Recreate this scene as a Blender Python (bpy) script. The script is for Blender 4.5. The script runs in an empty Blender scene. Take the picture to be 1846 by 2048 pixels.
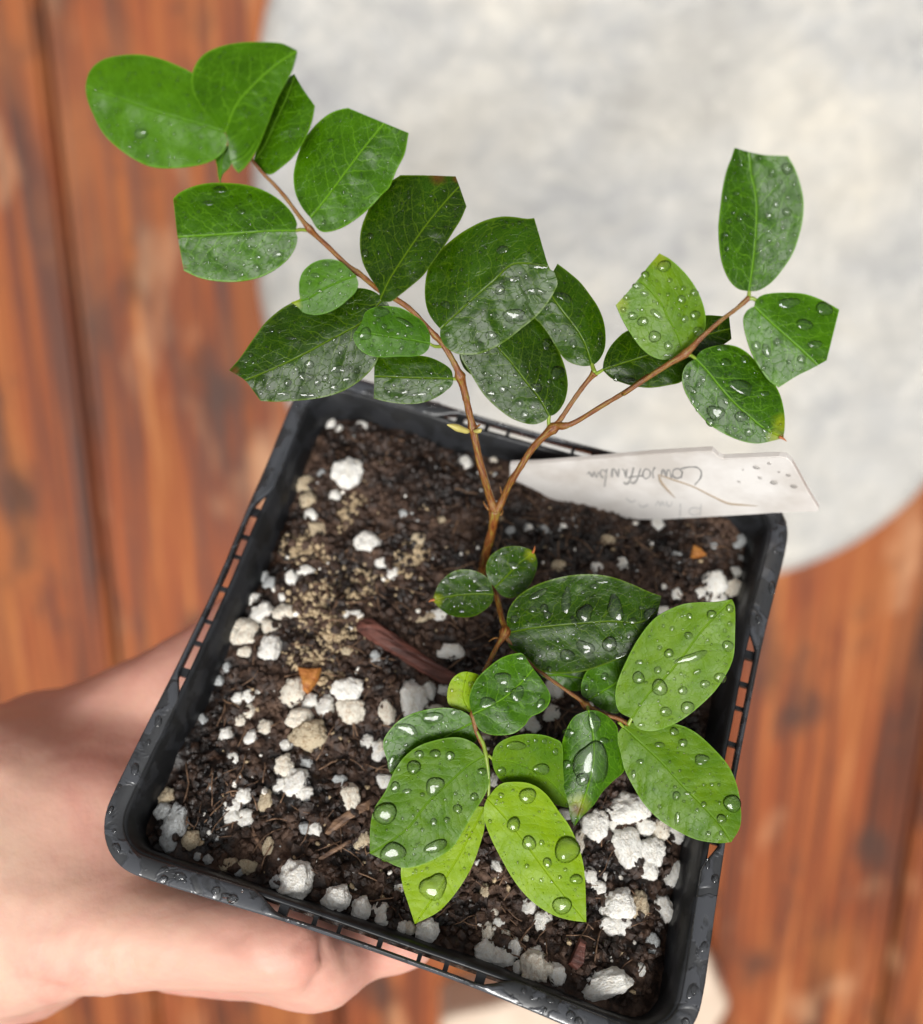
import bpy, bmesh, math, random
import numpy as np
from mathutils import Vector, Matrix, noise
random.seed(7); RNG = np.random.RandomState(7)
R = math.radians
sc = bpy.context.scene
col = sc.collection

# ------------------------------------------------------------------ camera
FPX, CX, CY = 1900.0, 923.0, 1024.0            # focal length and centre in pixels of the 1846 x 2048 photograph
TILT = R(17)
CAM = Matrix.Translation((0, 0, 0.80)) @ Matrix.Rotation(-TILT, 4, 'X')
cd = bpy.data.cameras.new('camera'); cam = bpy.data.objects.new('camera', cd); col.objects.link(cam)
cam.matrix_world = CAM
cd.sensor_fit = 'VERTICAL'; cd.sensor_height = 24.0; cd.sensor_width = 36.0
cd.lens = 24.0 * FPX / 2048.0
cd.clip_start = 0.01; cd.clip_end = 50
cd.dof.use_dof = True; cd.dof.focus_distance = 0.1375; cd.dof.aperture_fstop = 7.6
sc.camera = cam

# ------------------------------------------------------------------ sky and sun (overcast)
w = bpy.data.worlds.new('World'); sc.world = w; w.use_nodes = True
nt = w.node_tree; bg = nt.nodes['Background']
SUN_EL, SUN_AZ = R(83), R(203)                  # towards the bottom of the picture, high
sky = nt.nodes.new('ShaderNodeTexSky'); sky.sky_type = 'NISHITA'; sky.sun_disc = False
sky.sun_elevation = SUN_EL; sky.sun_rotation = SUN_AZ
sky.air_density = 1.0; sky.dust_density = 6.0; sky.ozone_density = 0.6
hs = nt.nodes.new('ShaderNodeHueSaturation'); hs.inputs['Saturation'].default_value = 0.08
nt.links.new(sky.outputs[0], hs.inputs['Color']); nt.links.new(hs.outputs[0], bg.inputs['Color'])
bg.inputs['Strength'].default_value = 0.05
sd = bpy.data.lights.new('sun', 'SUN'); sd.energy = 1.5; sd.angle = R(28); sd.color = (1.0, 0.98, 0.94)
so = bpy.data.objects.new('sun', sd); col.objects.link(so)
sdir = Vector((math.cos(SUN_EL) * math.sin(SUN_AZ), math.cos(SUN_EL) * math.cos(SUN_AZ), math.sin(SUN_EL)))
so.rotation_euler = sdir.to_track_quat('Z', 'Y').to_euler()
so.location = sdir * 3
sc.view_settings.view_transform = 'Standard'; sc.view_settings.look = 'None'
sc.view_settings.exposure = 1.15; sc.view_settings.gamma = 1.0
sc.cycles.max_bounces = 10; sc.cycles.transmission_bounces = 8

# ------------------------------------------------------------------ helpers
CR = {'A': (150, 50, 1820/600), 'B': (450, 350, 1820/600), 'C': (850, 350, 3.64), 'D': (1200, 280, 3.154),
      'E': (800, 1050, 2.6), 'F': (700, 1350, 2.275), 'G': (850, 700, 3.364), 'H': (1000, 850, 2.6),
      'P': (300, 750, 1820/600), 'Q': (300, 1250, 1820/600), 'S': (200, 1500, 1820/600), 'T': (1080, 880, 3.138),
      'U': (750, 1550, 2.275), 'W': (0, 0, 0.98592)}
def cv(c, x, y):
    ox, oy, s = CR[c]; return (ox + x / s, oy + y / s)
def at(x, y, d):                                 # photograph direction + distance along the view axis -> world
    return CAM @ Vector(((x - CX) / FPX * d, -(y - CY) / FPX * d, -d))

def tag(o, label=None, cat=None, group=None, kind=None):
    if label: o['label'] = label
    if cat: o['category'] = cat
    if group: o['group'] = group
    if kind: o['kind'] = kind
    return o
def mesh_obj(name, verts, faces, mat=None, parent=None, smooth=True, uvs=None, uv2=None):
    m = bpy.data.meshes.new(name); m.from_pydata([tuple(v) for v in verts], [], faces); m.update()
    if smooth: m.polygons.foreach_set('use_smooth', [True] * len(m.polygons))
    for nm, uv in (('UVMap', uvs), ('edge', uv2)):
        if uv is not None:
            l = m.uv_layers.new(name=nm)
            li = np.zeros(len(m.loops), dtype=np.int32); m.loops.foreach_get('vertex_index', li)
            l.data.foreach_set('uv', np.asarray(uv, dtype=np.float32)[li].ravel())
    if mat: m.materials.append(mat)
    o = bpy.data.objects.new(name, m); col.objects.link(o)
    if parent: o.parent = parent
    return o
def empty(name, loc=(0, 0, 0), mw=None):
    o = bpy.data.objects.new(name, None); o.empty_display_size = 0.01; col.objects.link(o)
    if mw is not None: o.matrix_world = mw
    else: o.location = loc
    return o

def mat_new(name):
    m = bpy.data.materials.new(name); m.use_nodes = True
    n = m.node_tree.nodes; return m, n, m.node_tree.links, n['Principled BSDF']
class NB:                                        # small node builder
    def __init__(s, name):
        s.m, s.n, s.l, s.b = mat_new(name)
    def val(s, x):
        if hasattr(x, 'links'): return x
        v = s.n.new('ShaderNodeValue'); v.outputs[0].default_value = x; return v.outputs[0]
    def math(s, op, a, b=0.0, c=None, clamp=False):
        q = s.n.new('ShaderNodeMath'); q.operation = op; q.use_clamp = clamp
        for i, x in enumerate((a, b, c)):
            if x is None: continue
            if hasattr(x, 'links'): s.l.new(x, q.inputs[i])
            else: q.inputs[i].default_value = x
        return q.outputs[0]
    def node(s, t, **k):
        q = s.n.new(t)
        for a, v in k.items(): setattr(q, a, v)
        return q
    def ramp(s, f, stops, interp='LINEAR'):
        q = s.n.new('ShaderNodeValToRGB'); q.color_ramp.interpolation = interp
        e = q.color_ramp.elements
        while len(e) < len(stops): e.new(0.5)
        for i, (p, c) in enumerate(stops):
            e[i].position = p; e[i].color = (c[0], c[1], c[2], 1) if hasattr(c, '__len__') else (c, c, c, 1)
        s.l.new(f, q.inputs[0]); return q.outputs[0]
    def noise(s, vec, scale, detail=3, rough=0.5, dist=0.0, out=0):
        q = s.n.new('ShaderNodeTexNoise'); q.inputs['Scale'].default_value = scale
        q.inputs['Detail'].default_value = detail; q.inputs['Roughness'].default_value = rough
        q.inputs['Distortion'].default_value = dist
        if vec is not None: s.l.new(vec, q.inputs['Vector'])
        return q.outputs[out]
    def coord(s, kind='Object'):
        return s.n.new('ShaderNodeTexCoord').outputs[kind]
    def mapping(s, vec, scale=(1, 1, 1), loc=(0, 0, 0), rot=(0, 0, 0)):
        q = s.n.new('ShaderNodeMapping'); s.l.new(vec, q.inputs[0])
        q.inputs['Scale'].default_value = scale; q.inputs['Location'].default_value = loc; q.inputs['Rotation'].default_value = rot
        return q.outputs[0]
    def mix(s, f, a, b, blend='MIX'):
        q = s.n.new('ShaderNodeMix'); q.data_type = 'RGBA'; q.blend_type = blend
        if hasattr(f, 'links'): s.l.new(f, q.inputs[0])
        else: q.inputs[0].default_value = f
        for i, x in ((6, a), (7, b)):
            if hasattr(x, 'links'): s.l.new(x, q.inputs[i])
            else: q.inputs[i].default_value = (x[0], x[1], x[2], 1)
        return q.outputs[2]
    def bump(s, h, strength=0.5, dist=0.001, normal=None):
        q = s.n.new('ShaderNodeBump'); q.inputs['Strength'].default_value = strength; q.inputs['Distance'].default_value = dist
        s.l.new(h, q.inputs['Height'])
        if normal is not None: s.l.new(normal, q.inputs['Normal'])
        return q.outputs[0]
    def set(s, **k):
        for a, v in k.items():
            i = s.b.inputs[a.replace('_', ' ')]
            if hasattr(v, 'links'): s.l.new(v, i)
            elif hasattr(v, '__len__'): i.default_value = (v[0], v[1], v[2], 1)
            else: i.default_value = v

# ------------------------------------------------------------------ materials
def leaf_mat(name, dark, light, vein, rough=0.24, coarse=1.0, wet=0.5, veinamt=0.8, transl=0.18):
    b = NB(name)
    uv = b.node('ShaderNodeUVMap', uv_map='UVMap').outputs[0]      # millimetres along and across the midrib
    ed = b.node('ShaderNodeUVMap', uv_map='edge').outputs[0]
    geo = b.coord('Object')
    oi = b.node('ShaderNodeObjectInfo').outputs['Random']
    sx = b.node('ShaderNodeSeparateXYZ'); b.l.new(uv, sx.inputs[0])
    wob = b.noise(uv, 0.35, 2, 0.5); wob = b.math('SUBTRACT', wob, 0.5)
    a = b.math('ABSOLUTE', sx.outputs[1])
    side = b.math('SIGN', sx.outputs[1])
    ph = b.math('MULTIPLY_ADD', a, -0.75, sx.outputs[0])
    ph = b.math('ADD', ph, b.math('MULTIPLY', b.math('MULTIPLY', a, a), -0.03))
    ph = b.math('MULTIPLY_ADD', wob, 2.6, ph)
    ph = b.math('MULTIPLY_ADD', side, 0.45, ph)
    ph = b.math('DIVIDE', ph, 2.1 * coarse)
    fr = b.math('FRACT', ph); tri = b.math('ABSOLUTE', b.math('SUBTRACT', fr, 0.5))      # 0 on the vein
    sec = b.math('SUBTRACT', 1.0, b.math('DIVIDE', tri, 0.045), clamp=True)
    secw = b.math('SUBTRACT', 1.0, b.math('DIVIDE', tri, 0.5), clamp=True)
    mid = b.math('SUBTRACT', 1.0, b.math('DIVIDE', a, 0.17), clamp=True)
    vo = b.node('ShaderNodeTexVoronoi', feature='DISTANCE_TO_EDGE'); b.l.new(b.mapping(uv, (0.62, 0.8, 1)), vo.inputs['Vector'])
    vo.inputs['Scale'].default_value = 1.0 / coarse
    # jitter the cells
    nn = b.noise(uv, 1.3, 2, 0.5, out=1)
    jm = b.node('ShaderNodeVectorMath', operation='MULTIPLY_ADD'); b.l.new(nn, jm.inputs[0]); jm.inputs[1].default_value = (0.7, 0.7, 0); b.l.new(b.mapping(uv, (0.62, 0.8, 1)), jm.inputs[2])
    b.l.new(jm.outputs[0], vo.inputs['Vector'])
    ter = b.math('SUBTRACT', 1.0, b.math('DIVIDE', vo.outputs['Distance'], 0.045), clamp=True)
    edg = b.node('ShaderNodeSeparateXYZ'); b.l.new(ed, edg.inputs[0])
    fade = b.math('SUBTRACT', 1.25, b.math('MULTIPLY', edg.outputs[1], 1.2), clamp=True)
    brk = b.ramp(b.noise(uv, 0.6, 3, 0.6), [(0.35, 0.15), (0.62, 1.0)])
    brk = b.math('MULTIPLY', brk, 1.0)
    va = b.math('MAXIMUM', b.math('MULTIPLY', b.math('MULTIPLY', sec, fade), 0.75), b.math('MULTIPLY', ter, b.math('MULTIPLY', brk, 0.48)))
    va = b.math('MAXIMUM', va, mid)
    blot = b.noise(uv, 0.22, 4, 0.6, 0.3)
    bl = b.math('MULTIPLY_ADD', oi, 0.25, blot); bl = b.math('SUBTRACT', bl, 0.12)
    base = b.ramp(bl, [(0.3, dark), (0.7, light)])
    fine = b.noise(uv, 5.0, 3, 0.6)
    base = b.mix(b.ramp(fine, [(0.35, 0.0), (0.75, 0.22)]), base, vein)
    rimf = b.ramp(edg.outputs[1], [(0.955, 0.0), (0.99, 0.55)])
    base = b.mix(rimf, base, vein)
    sp = b.node('ShaderNodeAttribute', attribute_name='spot'); ss = b.node('ShaderNodeSeparateColor'); b.l.new(sp.outputs['Color'], ss.inputs[0])
    nz = b.noise(uv, 1.6, 4, 0.65)
    def edge_(o_): return b.ramp(b.math('ADD', o_, b.math('MULTIPLY', b.math('SUBTRACT', nz, 0.5), 0.7)), [(0.30, 0.0), (1.05, 1.0)])
    yel = b.math('MULTIPLY', edge_(ss.outputs[0]), b.math('GREATER_THAN', ss.outputs[0], 0.02))
    brn = b.math('MULTIPLY', edge_(ss.outputs[1]), b.math('GREATER_THAN', ss.outputs[1], 0.02))
    c = b.mix(b.math('MULTIPLY', va, veinamt), base, vein)
    c = b.mix(b.math('MULTIPLY', yel, 0.6), c, (0.30, 0.34, 0.01)); c = b.mix(b.math('MULTIPLY', brn, 0.85), c, (0.10, 0.035, 0.008))
    h = b.math('MULTIPLY', b.math('MULTIPLY', secw, secw), -0.14)
    h = b.math('MULTIPLY_ADD', mid, -0.6, h)
    h = b.math('MULTIPLY_ADD', ter, -0.10, h)
    h = b.math('MULTIPLY_ADD', b.noise(uv, 0.6, 2, 0.5), 0.4, h)
    h2 = b.math('MULTIPLY_ADD', fine, 0.10, h)
    vd = b.node('ShaderNodeTexVoronoi'); b.l.new(b.mapping(uv, (1.7, 1.7, 1)), vd.inputs['Vector']); vd.inputs['Scale'].default_value = 1.0
    rs = b.node('ShaderNodeSeparateColor'); b.l.new(vd.outputs['Color'], rs.inputs[0])
    dr = b.math('MULTIPLY_ADD', rs.outputs[0], 0.26, -0.06)
    mist = b.math('SUBTRACT', 1.0, b.math('DIVIDE', vd.outputs['Distance'], b.math('MAXIMUM', dr, 0.001)), clamp=True)
    mist = b.math('POWER', mist, 0.5)
    nrm0 = b.bump(h2, 0.5, 0.00025)
    nrm = b.bump(mist, 0.8, 0.00009, nrm0)
    # film of water: patches that are mirror smooth beside patches that are satin
    film = b.ramp(b.noise(uv, 0.28, 4, 0.62, 0.5), [(0.46, 0.0), (0.52, 1.0)])
    rg = b.math('MULTIPLY_ADD', film, -0.13 * wet * 1.3, rough + 0.03)
    rg = b.math('MULTIPLY_ADD', fine, 0.10, rg)
    rg = b.math('SUBTRACT', rg, b.math('MULTIPLY', b.math('MINIMUM', b.math('MULTIPLY', mist, 4.0), 1.0), b.math('SUBTRACT', rg, 0.05)))
    b.set(Base_Color=c, Roughness=rg, Normal=nrm, Coat_Weight=0.0)
    b.b.inputs['Specular IOR Level'].default_value = 0.16
    tr = b.node('ShaderNodeBsdfTranslucent'); b.l.new(b.mix(0.15, c, vein), tr.inputs[0]); b.l.new(nrm, tr.inputs['Normal'])
    mx = b.node('ShaderNodeMixShader'); mx.inputs[0].default_value = transl
    b.l.new(b.b.outputs[0], mx.inputs[1]); b.l.new(tr.outputs[0], mx.inputs[2])
    b.l.new(mx.outputs[0], b.n['Material Output'].inputs[0])
    return b.m
LM = {
 'dark':  leaf_mat('leaf_dark',  (0.00432, 0.02146, 0.000168), (0.01728, 0.06047, 0.000336), (0.1123, 0.195, 0.00504), 0.20),
 'mid':   leaf_mat('leaf_mid',   (0.01082, 0.04633, 0.000172), (0.03579, 0.1128, 0.000344), (0.1498, 0.3425, 0.0129), 0.22),
 'soft':  leaf_mat('leaf_soft',  (0.02182, 0.07864, 0.00018), (0.05273, 0.1488, 0.00036), (0.1273, 0.3188, 0.0135), 0.30, 1.0, 0.3, 0.4),
 'lime':  leaf_mat('leaf_lime',  (0.1863, 0.3289, 0.0008), (0.2857, 0.4309, 0.001), (0.3229, 0.5103, 0.03), 0.28, 0.8, 0.3, 0.3, 0.32),
 'bright':leaf_mat('leaf_bright',(0.06171, 0.1525, 0.0002), (0.1277, 0.235, 0.0004), (0.1809, 0.3709, 0.03), 0.26, 0.8, 0.4, 0.38, 0.3),
}
def simple(name, c, rough=0.5, **k):
    b = NB(name); b.set(Base_Color=c, Roughness=rough, **k); return b.m
def water_mat(name, refr):
    b = NB(name)
    fr_ = b.node('ShaderNodeFresnel'); fr_.inputs['IOR'].default_value = 1.5
    gl = b.node('ShaderNodeBsdfGlossy'); gl.inputs['Roughness'].default_value = 0.02
    rf = b.node('ShaderNodeBsdfRefraction'); rf.inputs['IOR'].default_value = 1.33; rf.inputs['Roughness'].default_value = 0.0
    tp = b.node('ShaderNodeBsdfTransparent')
    m1 = b.node('ShaderNodeMixShader'); m1.inputs[0].default_value = refr; b.l.new(tp.outputs[0], m1.inputs[1]); b.l.new(rf.outputs[0], m1.inputs[2])
    m2 = b.node('ShaderNodeMixShader'); b.l.new(fr_.outputs[0], m2.inputs[0]); b.l.new(m1.outputs[0], m2.inputs[1]); b.l.new(gl.outputs[0], m2.inputs[2])
    b.l.new(m2.outputs[0], b.n['Material Output'].inputs[0])
    return b.m
M_water = water_mat('water', 0.36); M_film = water_mat('thin_water', 0.12)

def bark_mat():
    b = NB('stem_bark'); g = b.coord('UV')
    st = b.noise(b.mapping(g, (1.1, 0.16, 1)), 3.0, 4, 0.6, 0.4)
    c = b.ramp(st, [(0.38, (0.09, 0.0225, 0.006)), (0.48, (0.216, 0.0625, 0.012)), (0.56, (0.24, 0.1187, 0.0216)), (0.66, (0.24, 0.2375, 0.036))])
    n2 = b.noise(g, 9, 3, 0.6)
    c = b.mix(b.ramp(n2, [(0.4, 0.0), (0.75, 0.6)]), c, (0.11, 0.035, 0.01))
    b.set(Base_Color=c, Roughness=0.26, Normal=b.bump(b.math('ADD', st, b.math('MULTIPLY', n2, 0.5)), 0.6, 0.0002))
    return b.m
M_bark = bark_mat()
M_petiole = simple('petiole_green', (0.20, 0.28, 0.03), 0.35)
M_bud = simple('dry_bud', (0.42, 0.36, 0.10), 0.5)
M_spine = simple('leaf_tip_brown', (0.34, 0.10, 0.02), 0.5)

def plastic_mat(name, wet_sheen):
    b = NB(name); g = b.coord('Object')
    n1 = b.noise(g, 900, 4, 0.6); n2 = b.noise(g, 220, 3, 0.5, 0.5)
    film = b.ramp(n2, [(0.47, 0.0), (0.53, 1.0)])
    c = b.mix(film, tuple(x*(0.5+1.8*wet_sheen) for x in (0.008, 0.0085, 0.0095)), tuple(x*(0.4+2.6*wet_sheen) for x in (0.016, 0.017, 0.0195)))  # sky sheen painted in: base colour paler with wetness and in film patches
    dust = b.ramp(b.noise(g, 60, 5, 0.65), [(0.55, 0.0), (0.8, 0.4)])
    c = b.mix(b.math('MULTIPLY', dust, 0.5), c, (0.05, 0.045, 0.04))
    r = b.math('MULTIPLY_ADD', film, -0.22 * wet_sheen, 0.40)
    h = b.math('MULTIPLY_ADD', film, 0.7 * wet_sheen, b.math('MULTIPLY', n1, 0.22))
    b.set(Base_Color=c, Roughness=r, Normal=b.bump(h, 0.6, 0.00022)); b.b.inputs['Specular IOR Level'].default_value = 0.3 + 0.7*wet_sheen
    return b.m
M_rim = plastic_mat('black_plastic_wet_painted_sheen', 1.0)  # same plastic as the wall, its base colour lifted to stand in for sheen
M_pot = plastic_mat('black_plastic', 0.25)

def soil_mat(name, shift=0.0, tan=0.0):
    b = NB(name); g = b.coord('Object')
    n1 = b.noise(g, 90, 5, 0.65); n2 = b.noise(g, 420, 5, 0.7); oi = b.node('ShaderNodeObjectInfo').outputs['Random']
    c = b.ramp(b.math('ADD', b.math('MULTIPLY', n1, 0.55), b.math('MULTIPLY', n2, 0.5)),
               [(0.40, (0.00312, 0.00234, 0.00234)), (0.49, (0.0156, 0.0078, 0.00468)), (0.57, (0.04836, 0.02418, 0.01404)), (0.68, (0.1326, 0.078, 0.0507))])
    if tan: c = b.mix(b.ramp(n2, [(0.3, 0.5), (0.6, 1.0)]), c, (0.50, 0.38, 0.23))
    b.set(Base_Color=c, Roughness=b.ramp(n1, [(0.4, 0.35), (0.6, 0.75)]), Normal=b.bump(n2, 0.9, 0.0006)); return b.m
M_soil = soil_mat('damp_potting_soil'); M_tan = soil_mat('dry_tan_fibre', 0, 1.0)
def perl_mat(name, c1, c2):
    b = NB(name); g = b.coord('Object'); n = b.noise(g, 7, 4, 0.65)
    n0 = b.noise(g, 1.6, 4, 0.7); c = b.ramp(b.math('ADD', b.math('MULTIPLY', n, 0.5), b.math('MULTIPLY', n0, 0.5)), [(0.38, c2), (0.50, c1)])
    b.set(Base_Color=c, Roughness=0.7, Normal=b.bump(n, 0.5, 0.06)); b.b.inputs['Subsurface Weight'].default_value = 0.08
    b.b.inputs['Subsurface Radius'].default_value = (0.001, 0.001, 0.0008); b.b.inputs['Subsurface Scale'].default_value = 1.0
    return b.m
M_pw = perl_mat('perlite_white', (0.95, 0.93, 0.87), (0.84, 0.77, 0.66))
M_pw2 = perl_mat('perlite_cream', (0.88, 0.82, 0.70), (0.66, 0.52, 0.38))
M_pt = perl_mat('perlite_stained', (0.62, 0.52, 0.36), (0.34, 0.22, 0.12))
M_pg = perl_mat('perlite_grey', (0.52, 0.54, 0.54), (0.28, 0.27, 0.25))
def chip_mat(name, c1, c2):
    b = NB(name); g = b.coord('Object'); n = b.noise(b.mapping(g, (200, 900, 900)), 1.0, 4, 0.6)
    b.set(Base_Color=b.ramp(n, [(0.35, c1), (0.65, c2)]), Roughness=0.6, Normal=b.bump(n, 0.8, 0.0004)); return b.m
M_chip = chip_mat('red_bark', (0.045, 0.014, 0.010), (0.16, 0.055, 0.038))
M_orange = chip_mat('orange_leaf_scrap', (0.30, 0.09, 0.015), (0.48, 0.20, 0.04))
M_twig = chip_mat('brown_twig', (0.07, 0.035, 0.02), (0.24, 0.14, 0.08))

b = NB('label_plastic'); g = b.coord('Object')
n = b.noise(g, 70, 4, 0.6); n2 = b.noise(g, 300, 3, 0.5)
b.set(Base_Color=b.ramp(n, [(0.35, (0.56, 0.52, 0.48)), (0.6, (0.74, 0.71, 0.68))]), Roughness=0.3, Normal=b.bump(n2, 0.25, 0.0002)); M_tag = b.m
M_ink = simple('pencil_grey', (0.27, 0.26, 0.25), 0.5); M_ink2 = simple('pencil_faded', (0.50, 0.49, 0.48), 0.5)
M_stain = simple('brown_root', (0.38, 0.30, 0.22), 0.6)

def skin_mat():
    b = NB('skin'); g = b.coord('Object')
    n = b.noise(g, 34, 5, 0.62, 0.6); n2 = b.noise(g, 9, 2, 0.5); n3 = b.noise(g, 700, 3, 0.6)
    c = b.ramp(n, [(0.36, (0.5518, 0.267, 0.2047)), (0.50, (0.6052, 0.3471, 0.267)), (0.64, (0.6319, 0.4094, 0.3026))])
    c = b.mix(b.ramp(n2, [(0.45, 0.0), (0.62, 0.6)]), c, (0.66, 0.28, 0.22))
    b.set(Base_Color=c, Roughness=0.5, Normal=b.bump(n3, 0.35, 0.0003))
    b.b.inputs['Subsurface Weight'].default_value = 0.35; b.b.inputs['Subsurface Radius'].default_value = (0.006, 0.002, 0.001); b.b.inputs['Subsurface Scale'].default_value = 1.0
    return b.m
M_skin = skin_mat()
M_nail = simple('nail', (0.72, 0.42, 0.34), 0.3)

def wood_mat():
    b = NB('stained_deck_wood'); g = b.coord('Object'); oi = b.node('ShaderNodeObjectInfo').outputs['Random']
    off = b.node('ShaderNodeCombineXYZ'); b.l.new(b.math('MULTIPLY', oi, 37.0), off.inputs[0]); b.l.new(b.math('MULTIPLY', oi, 11.0), off.inputs[1])
    av = b.node('ShaderNodeVectorMath', operation='ADD'); b.l.new(g, av.inputs[0]); b.l.new(off.outputs[0], av.inputs[1]); v = av.outputs[0]
    gr = b.noise(b.mapping(v, (42, 1.8, 1)), 1.0, 5, 0.62, 0.6)
    gr2 = b.noise(b.mapping(v, (120, 3, 1)), 1.0, 4, 0.6)
    pt = b.noise(b.mapping(v, (9, 4, 1)), 1.0, 4, 0.6, 0.3)
    f = b.math('ADD', b.math('MULTIPLY', gr, 0.55), b.math('MULTIPLY', gr2, 0.45))
    c = b.ramp(f, [(0.34, (0.02117, 0.007499, 0.003927)), (0.45, (0.1058, 0.02438, 0.006283)), (0.51, (0.2225, 0.04899, 0.01026)), (0.57, (0.2857, 0.08435, 0.02121)), (0.66, (0.4445, 0.1874, 0.07069))])
    c = b.mix(b.ramp(pt, [(0.48, 0.0), (0.66, 0.65)]), c, (0.2745, 0.08732, 0.02006))
    c = b.mix(b.ramp(b.noise(b.mapping(v, (14, 7, 1), (3, 5, 0)), 1.0, 4, 0.6), [(0.53, 0.0), (0.66, 0.85)]), c, (0.05, 0.022, 0.014))
    pale = b.ramp(b.noise(b.mapping(v, (13, 5, 1), (13, 2, 0)), 1.0, 3, 0.6), [(0.58, 0.0), (0.74, 0.75)])
    c = b.mix(pale, c, (0.50, 0.27, 0.14))
    b.set(Base_Color=c, Roughness=b.ramp(f, [(0.4, 0.45), (0.6, 0.7)]), Normal=b.bump(f, 0.6, 0.003)); b.b.inputs['Specular IOR Level'].default_value = 0.25; return b.m
M_wood = wood_mat()
b = NB('pale_slab'); g = b.coord('Object')
n = b.noise(g, 8, 6, 0.65, 0.6); n2 = b.noise(b.mapping(g, (1, 1.5, 1), (0, 0, 0), (0, 0, -0.5)), 30, 6, 0.7, 1.8); n3 = b.noise(b.mapping(g, (1, 1, 1), (4, 4, 0)), 5, 3, 0.5)
c = b.ramp(b.math('ADD', b.math('MULTIPLY', n, 0.6), b.math('MULTIPLY', n2, 0.4)), [(0.34, (0.27, 0.267, 0.268)), (0.43, (0.36, 0.357, 0.35)), (0.50, (0.43, 0.42, 0.40)), (0.57, (0.49, 0.47, 0.43)), (0.68, (0.68, 0.63, 0.54))])
c = b.mix(b.ramp(n3, [(0.5, 0.0), (0.7, 0.35)]), c, (0.62, 0.55, 0.42))
ln = b.math('ABSOLUTE', b.math('SUBTRACT', b.noise(g, 17, 5, 0.6, 1.0), 0.5))
c = b.mix(b.ramp(ln, [(0.0, 0.35), (0.03, 0.0)]), c, (0.66, 0.63, 0.56))
ln2 = b.math('ABSOLUTE', b.math('SUBTRACT', b.noise(b.mapping(g, (1, 1, 1), (7, 3, 0)), 11, 4, 0.6, 1.4), 0.5))
c = b.mix(b.ramp(ln2, [(0.0, 0.22), (0.05, 0.0)]), c, (0.24, 0.235, 0.23))
c = b.mix(0.10, c, (0.10, 0.09, 0.07))
b.set(Base_Color=c, Roughness=0.55, Normal=b.bump(n2, 0.4, 0.01)); M_slab = b.m
b = NB('cream_stone'); g = b.coord('Object'); n = b.noise(g, 20, 4, 0.6)
b.set(Base_Color=b.ramp(n, [(0.35, (0.48, 0.36, 0.27)), (0.65, (0.62, 0.50, 0.39))]), Roughness=0.6); M_cream = b.m
M_ground = soil_mat('dark_ground')

# ------------------------------------------------------------------ the place: ground, deck, slab, stone
gz = -0.12
g_ = mesh_obj('ground', [(-6, -6, gz), (6, -6, gz), (6, 6, gz), (-6, 6, gz)], [(0, 1, 2, 3)], M_ground, smooth=False)
tag(g_, kind='structure')
deck = tag(empty('deck'), kind='structure')
PW, GAP = 0.190, 0.0045
def plank(x0, x1, y0, y1, parent):
    bm = bmesh.new(); bmesh.ops.create_cube(bm, size=1)
    for v in bm.verts:
        v.co = Vector((v.co.x * (x1 - x0), v.co.y * (y1 - y0), v.co.z * 0.028 - 0.014))
    bmesh.ops.bevel(bm, geom=[e for e in bm.edges], offset=0.005, segments=3, affect='EDGES')
    m = bpy.data.meshes.new('plank'); bm.to_mesh(m); bm.free(); m.materials.append(M_wood)
    o = bpy.data.objects.new('plank', m); col.objects.link(o); o.parent = parent; o.location = ((x0 + x1) / 2, (y0 + y1) / 2, 0)
# first gap seen: photograph pixel (150, 620)
def deck_hit(x, y, z=0.0):
    o = CAM.translation; d = (at(x, y, 1.0) - o); t = (z - o.z) / d.z; return o + d * t
gx = deck_hit(150, 620).x
for k in range(-5, 9):
    x0 = gx + k * PW + GAP / 2
    plank(x0, x0 + PW - GAP, -2.4, 2.0, deck)
joist = None
for k in range(6):
    yy = -1.9 + k * 0.7
    bm = bmesh.new(); bmesh.ops.create_cube(bm, size=1)
    for v in bm.verts: v.co = Vector((v.co.x * 3.2, v.co.y * 0.045, v.co.z * 0.085 - 0.0725))
    m = bpy.data.meshes.new('joist'); bm.to_mesh(m); bm.free(); m.materials.append(M_wood)
    o = bpy.data.objects.new('joist', m); col.objects.link(o); o.parent = deck; o.location = (0.3, yy, 0)

# pale rounded slab standing on the deck
TOPZ = 0.11
def superslab(name, mat, pts, z0, z1, bev):
    rings = []; c = sum(pts, Vector((0, 0, 0))) / len(pts); V = []; F = []; n = len(pts)
    prof = [(0.0, z0)] + [(0.0, z1 - bev)] + [(bev * (1 - math.cos(t)), z1 - bev + bev * math.sin(t)) for t in np.linspace(0.2, math.pi / 2, 8)] + [(0.12, z1 + .001), (0.5, z1 + 0.002)]
    for ins, z in prof:
        for p in pts:
            d = (Vector((p.x, p.y, 0)) - Vector((c.x, c.y, 0))); L = d.length
            q = d * max(0.02, (L - ins) / L) if ins < 0.1 else d * (1 - ins)
            V.append((c.x + q.x, c.y + q.y, z))
    for r in range(len(prof) - 1):
        for i in range(n):
            j = (i + 1) % n; F.append((r*n+i, r*n+j, (r+1)*n+j, (r+1)*n+i))
    F.append(tuple(range((len(prof)-1)*n, len(prof)*n)))
    return mesh_obj(name, V, F, mat)
pts = []
for k in range(120):
    t = 2 * math.pi * k / 120; ct, st = math.cos(t), math.sin(t); e = 2 / 2.6
    px = 1250 + 763 * math.copysign(abs(ct) ** e, ct); py = 330 + 845 * math.copysign(abs(st) ** e, st)
    px, py = cv('W', px, py); pts.append(deck_hit(px, py, TOPZ))
pts.reverse()
slab = superslab('stone_slab', M_slab, pts, 0.0, TOPZ, 0.022)
tag(slab, 'large pale grey mottled slab with rounded corners lying on the deck', 'slab')
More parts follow.
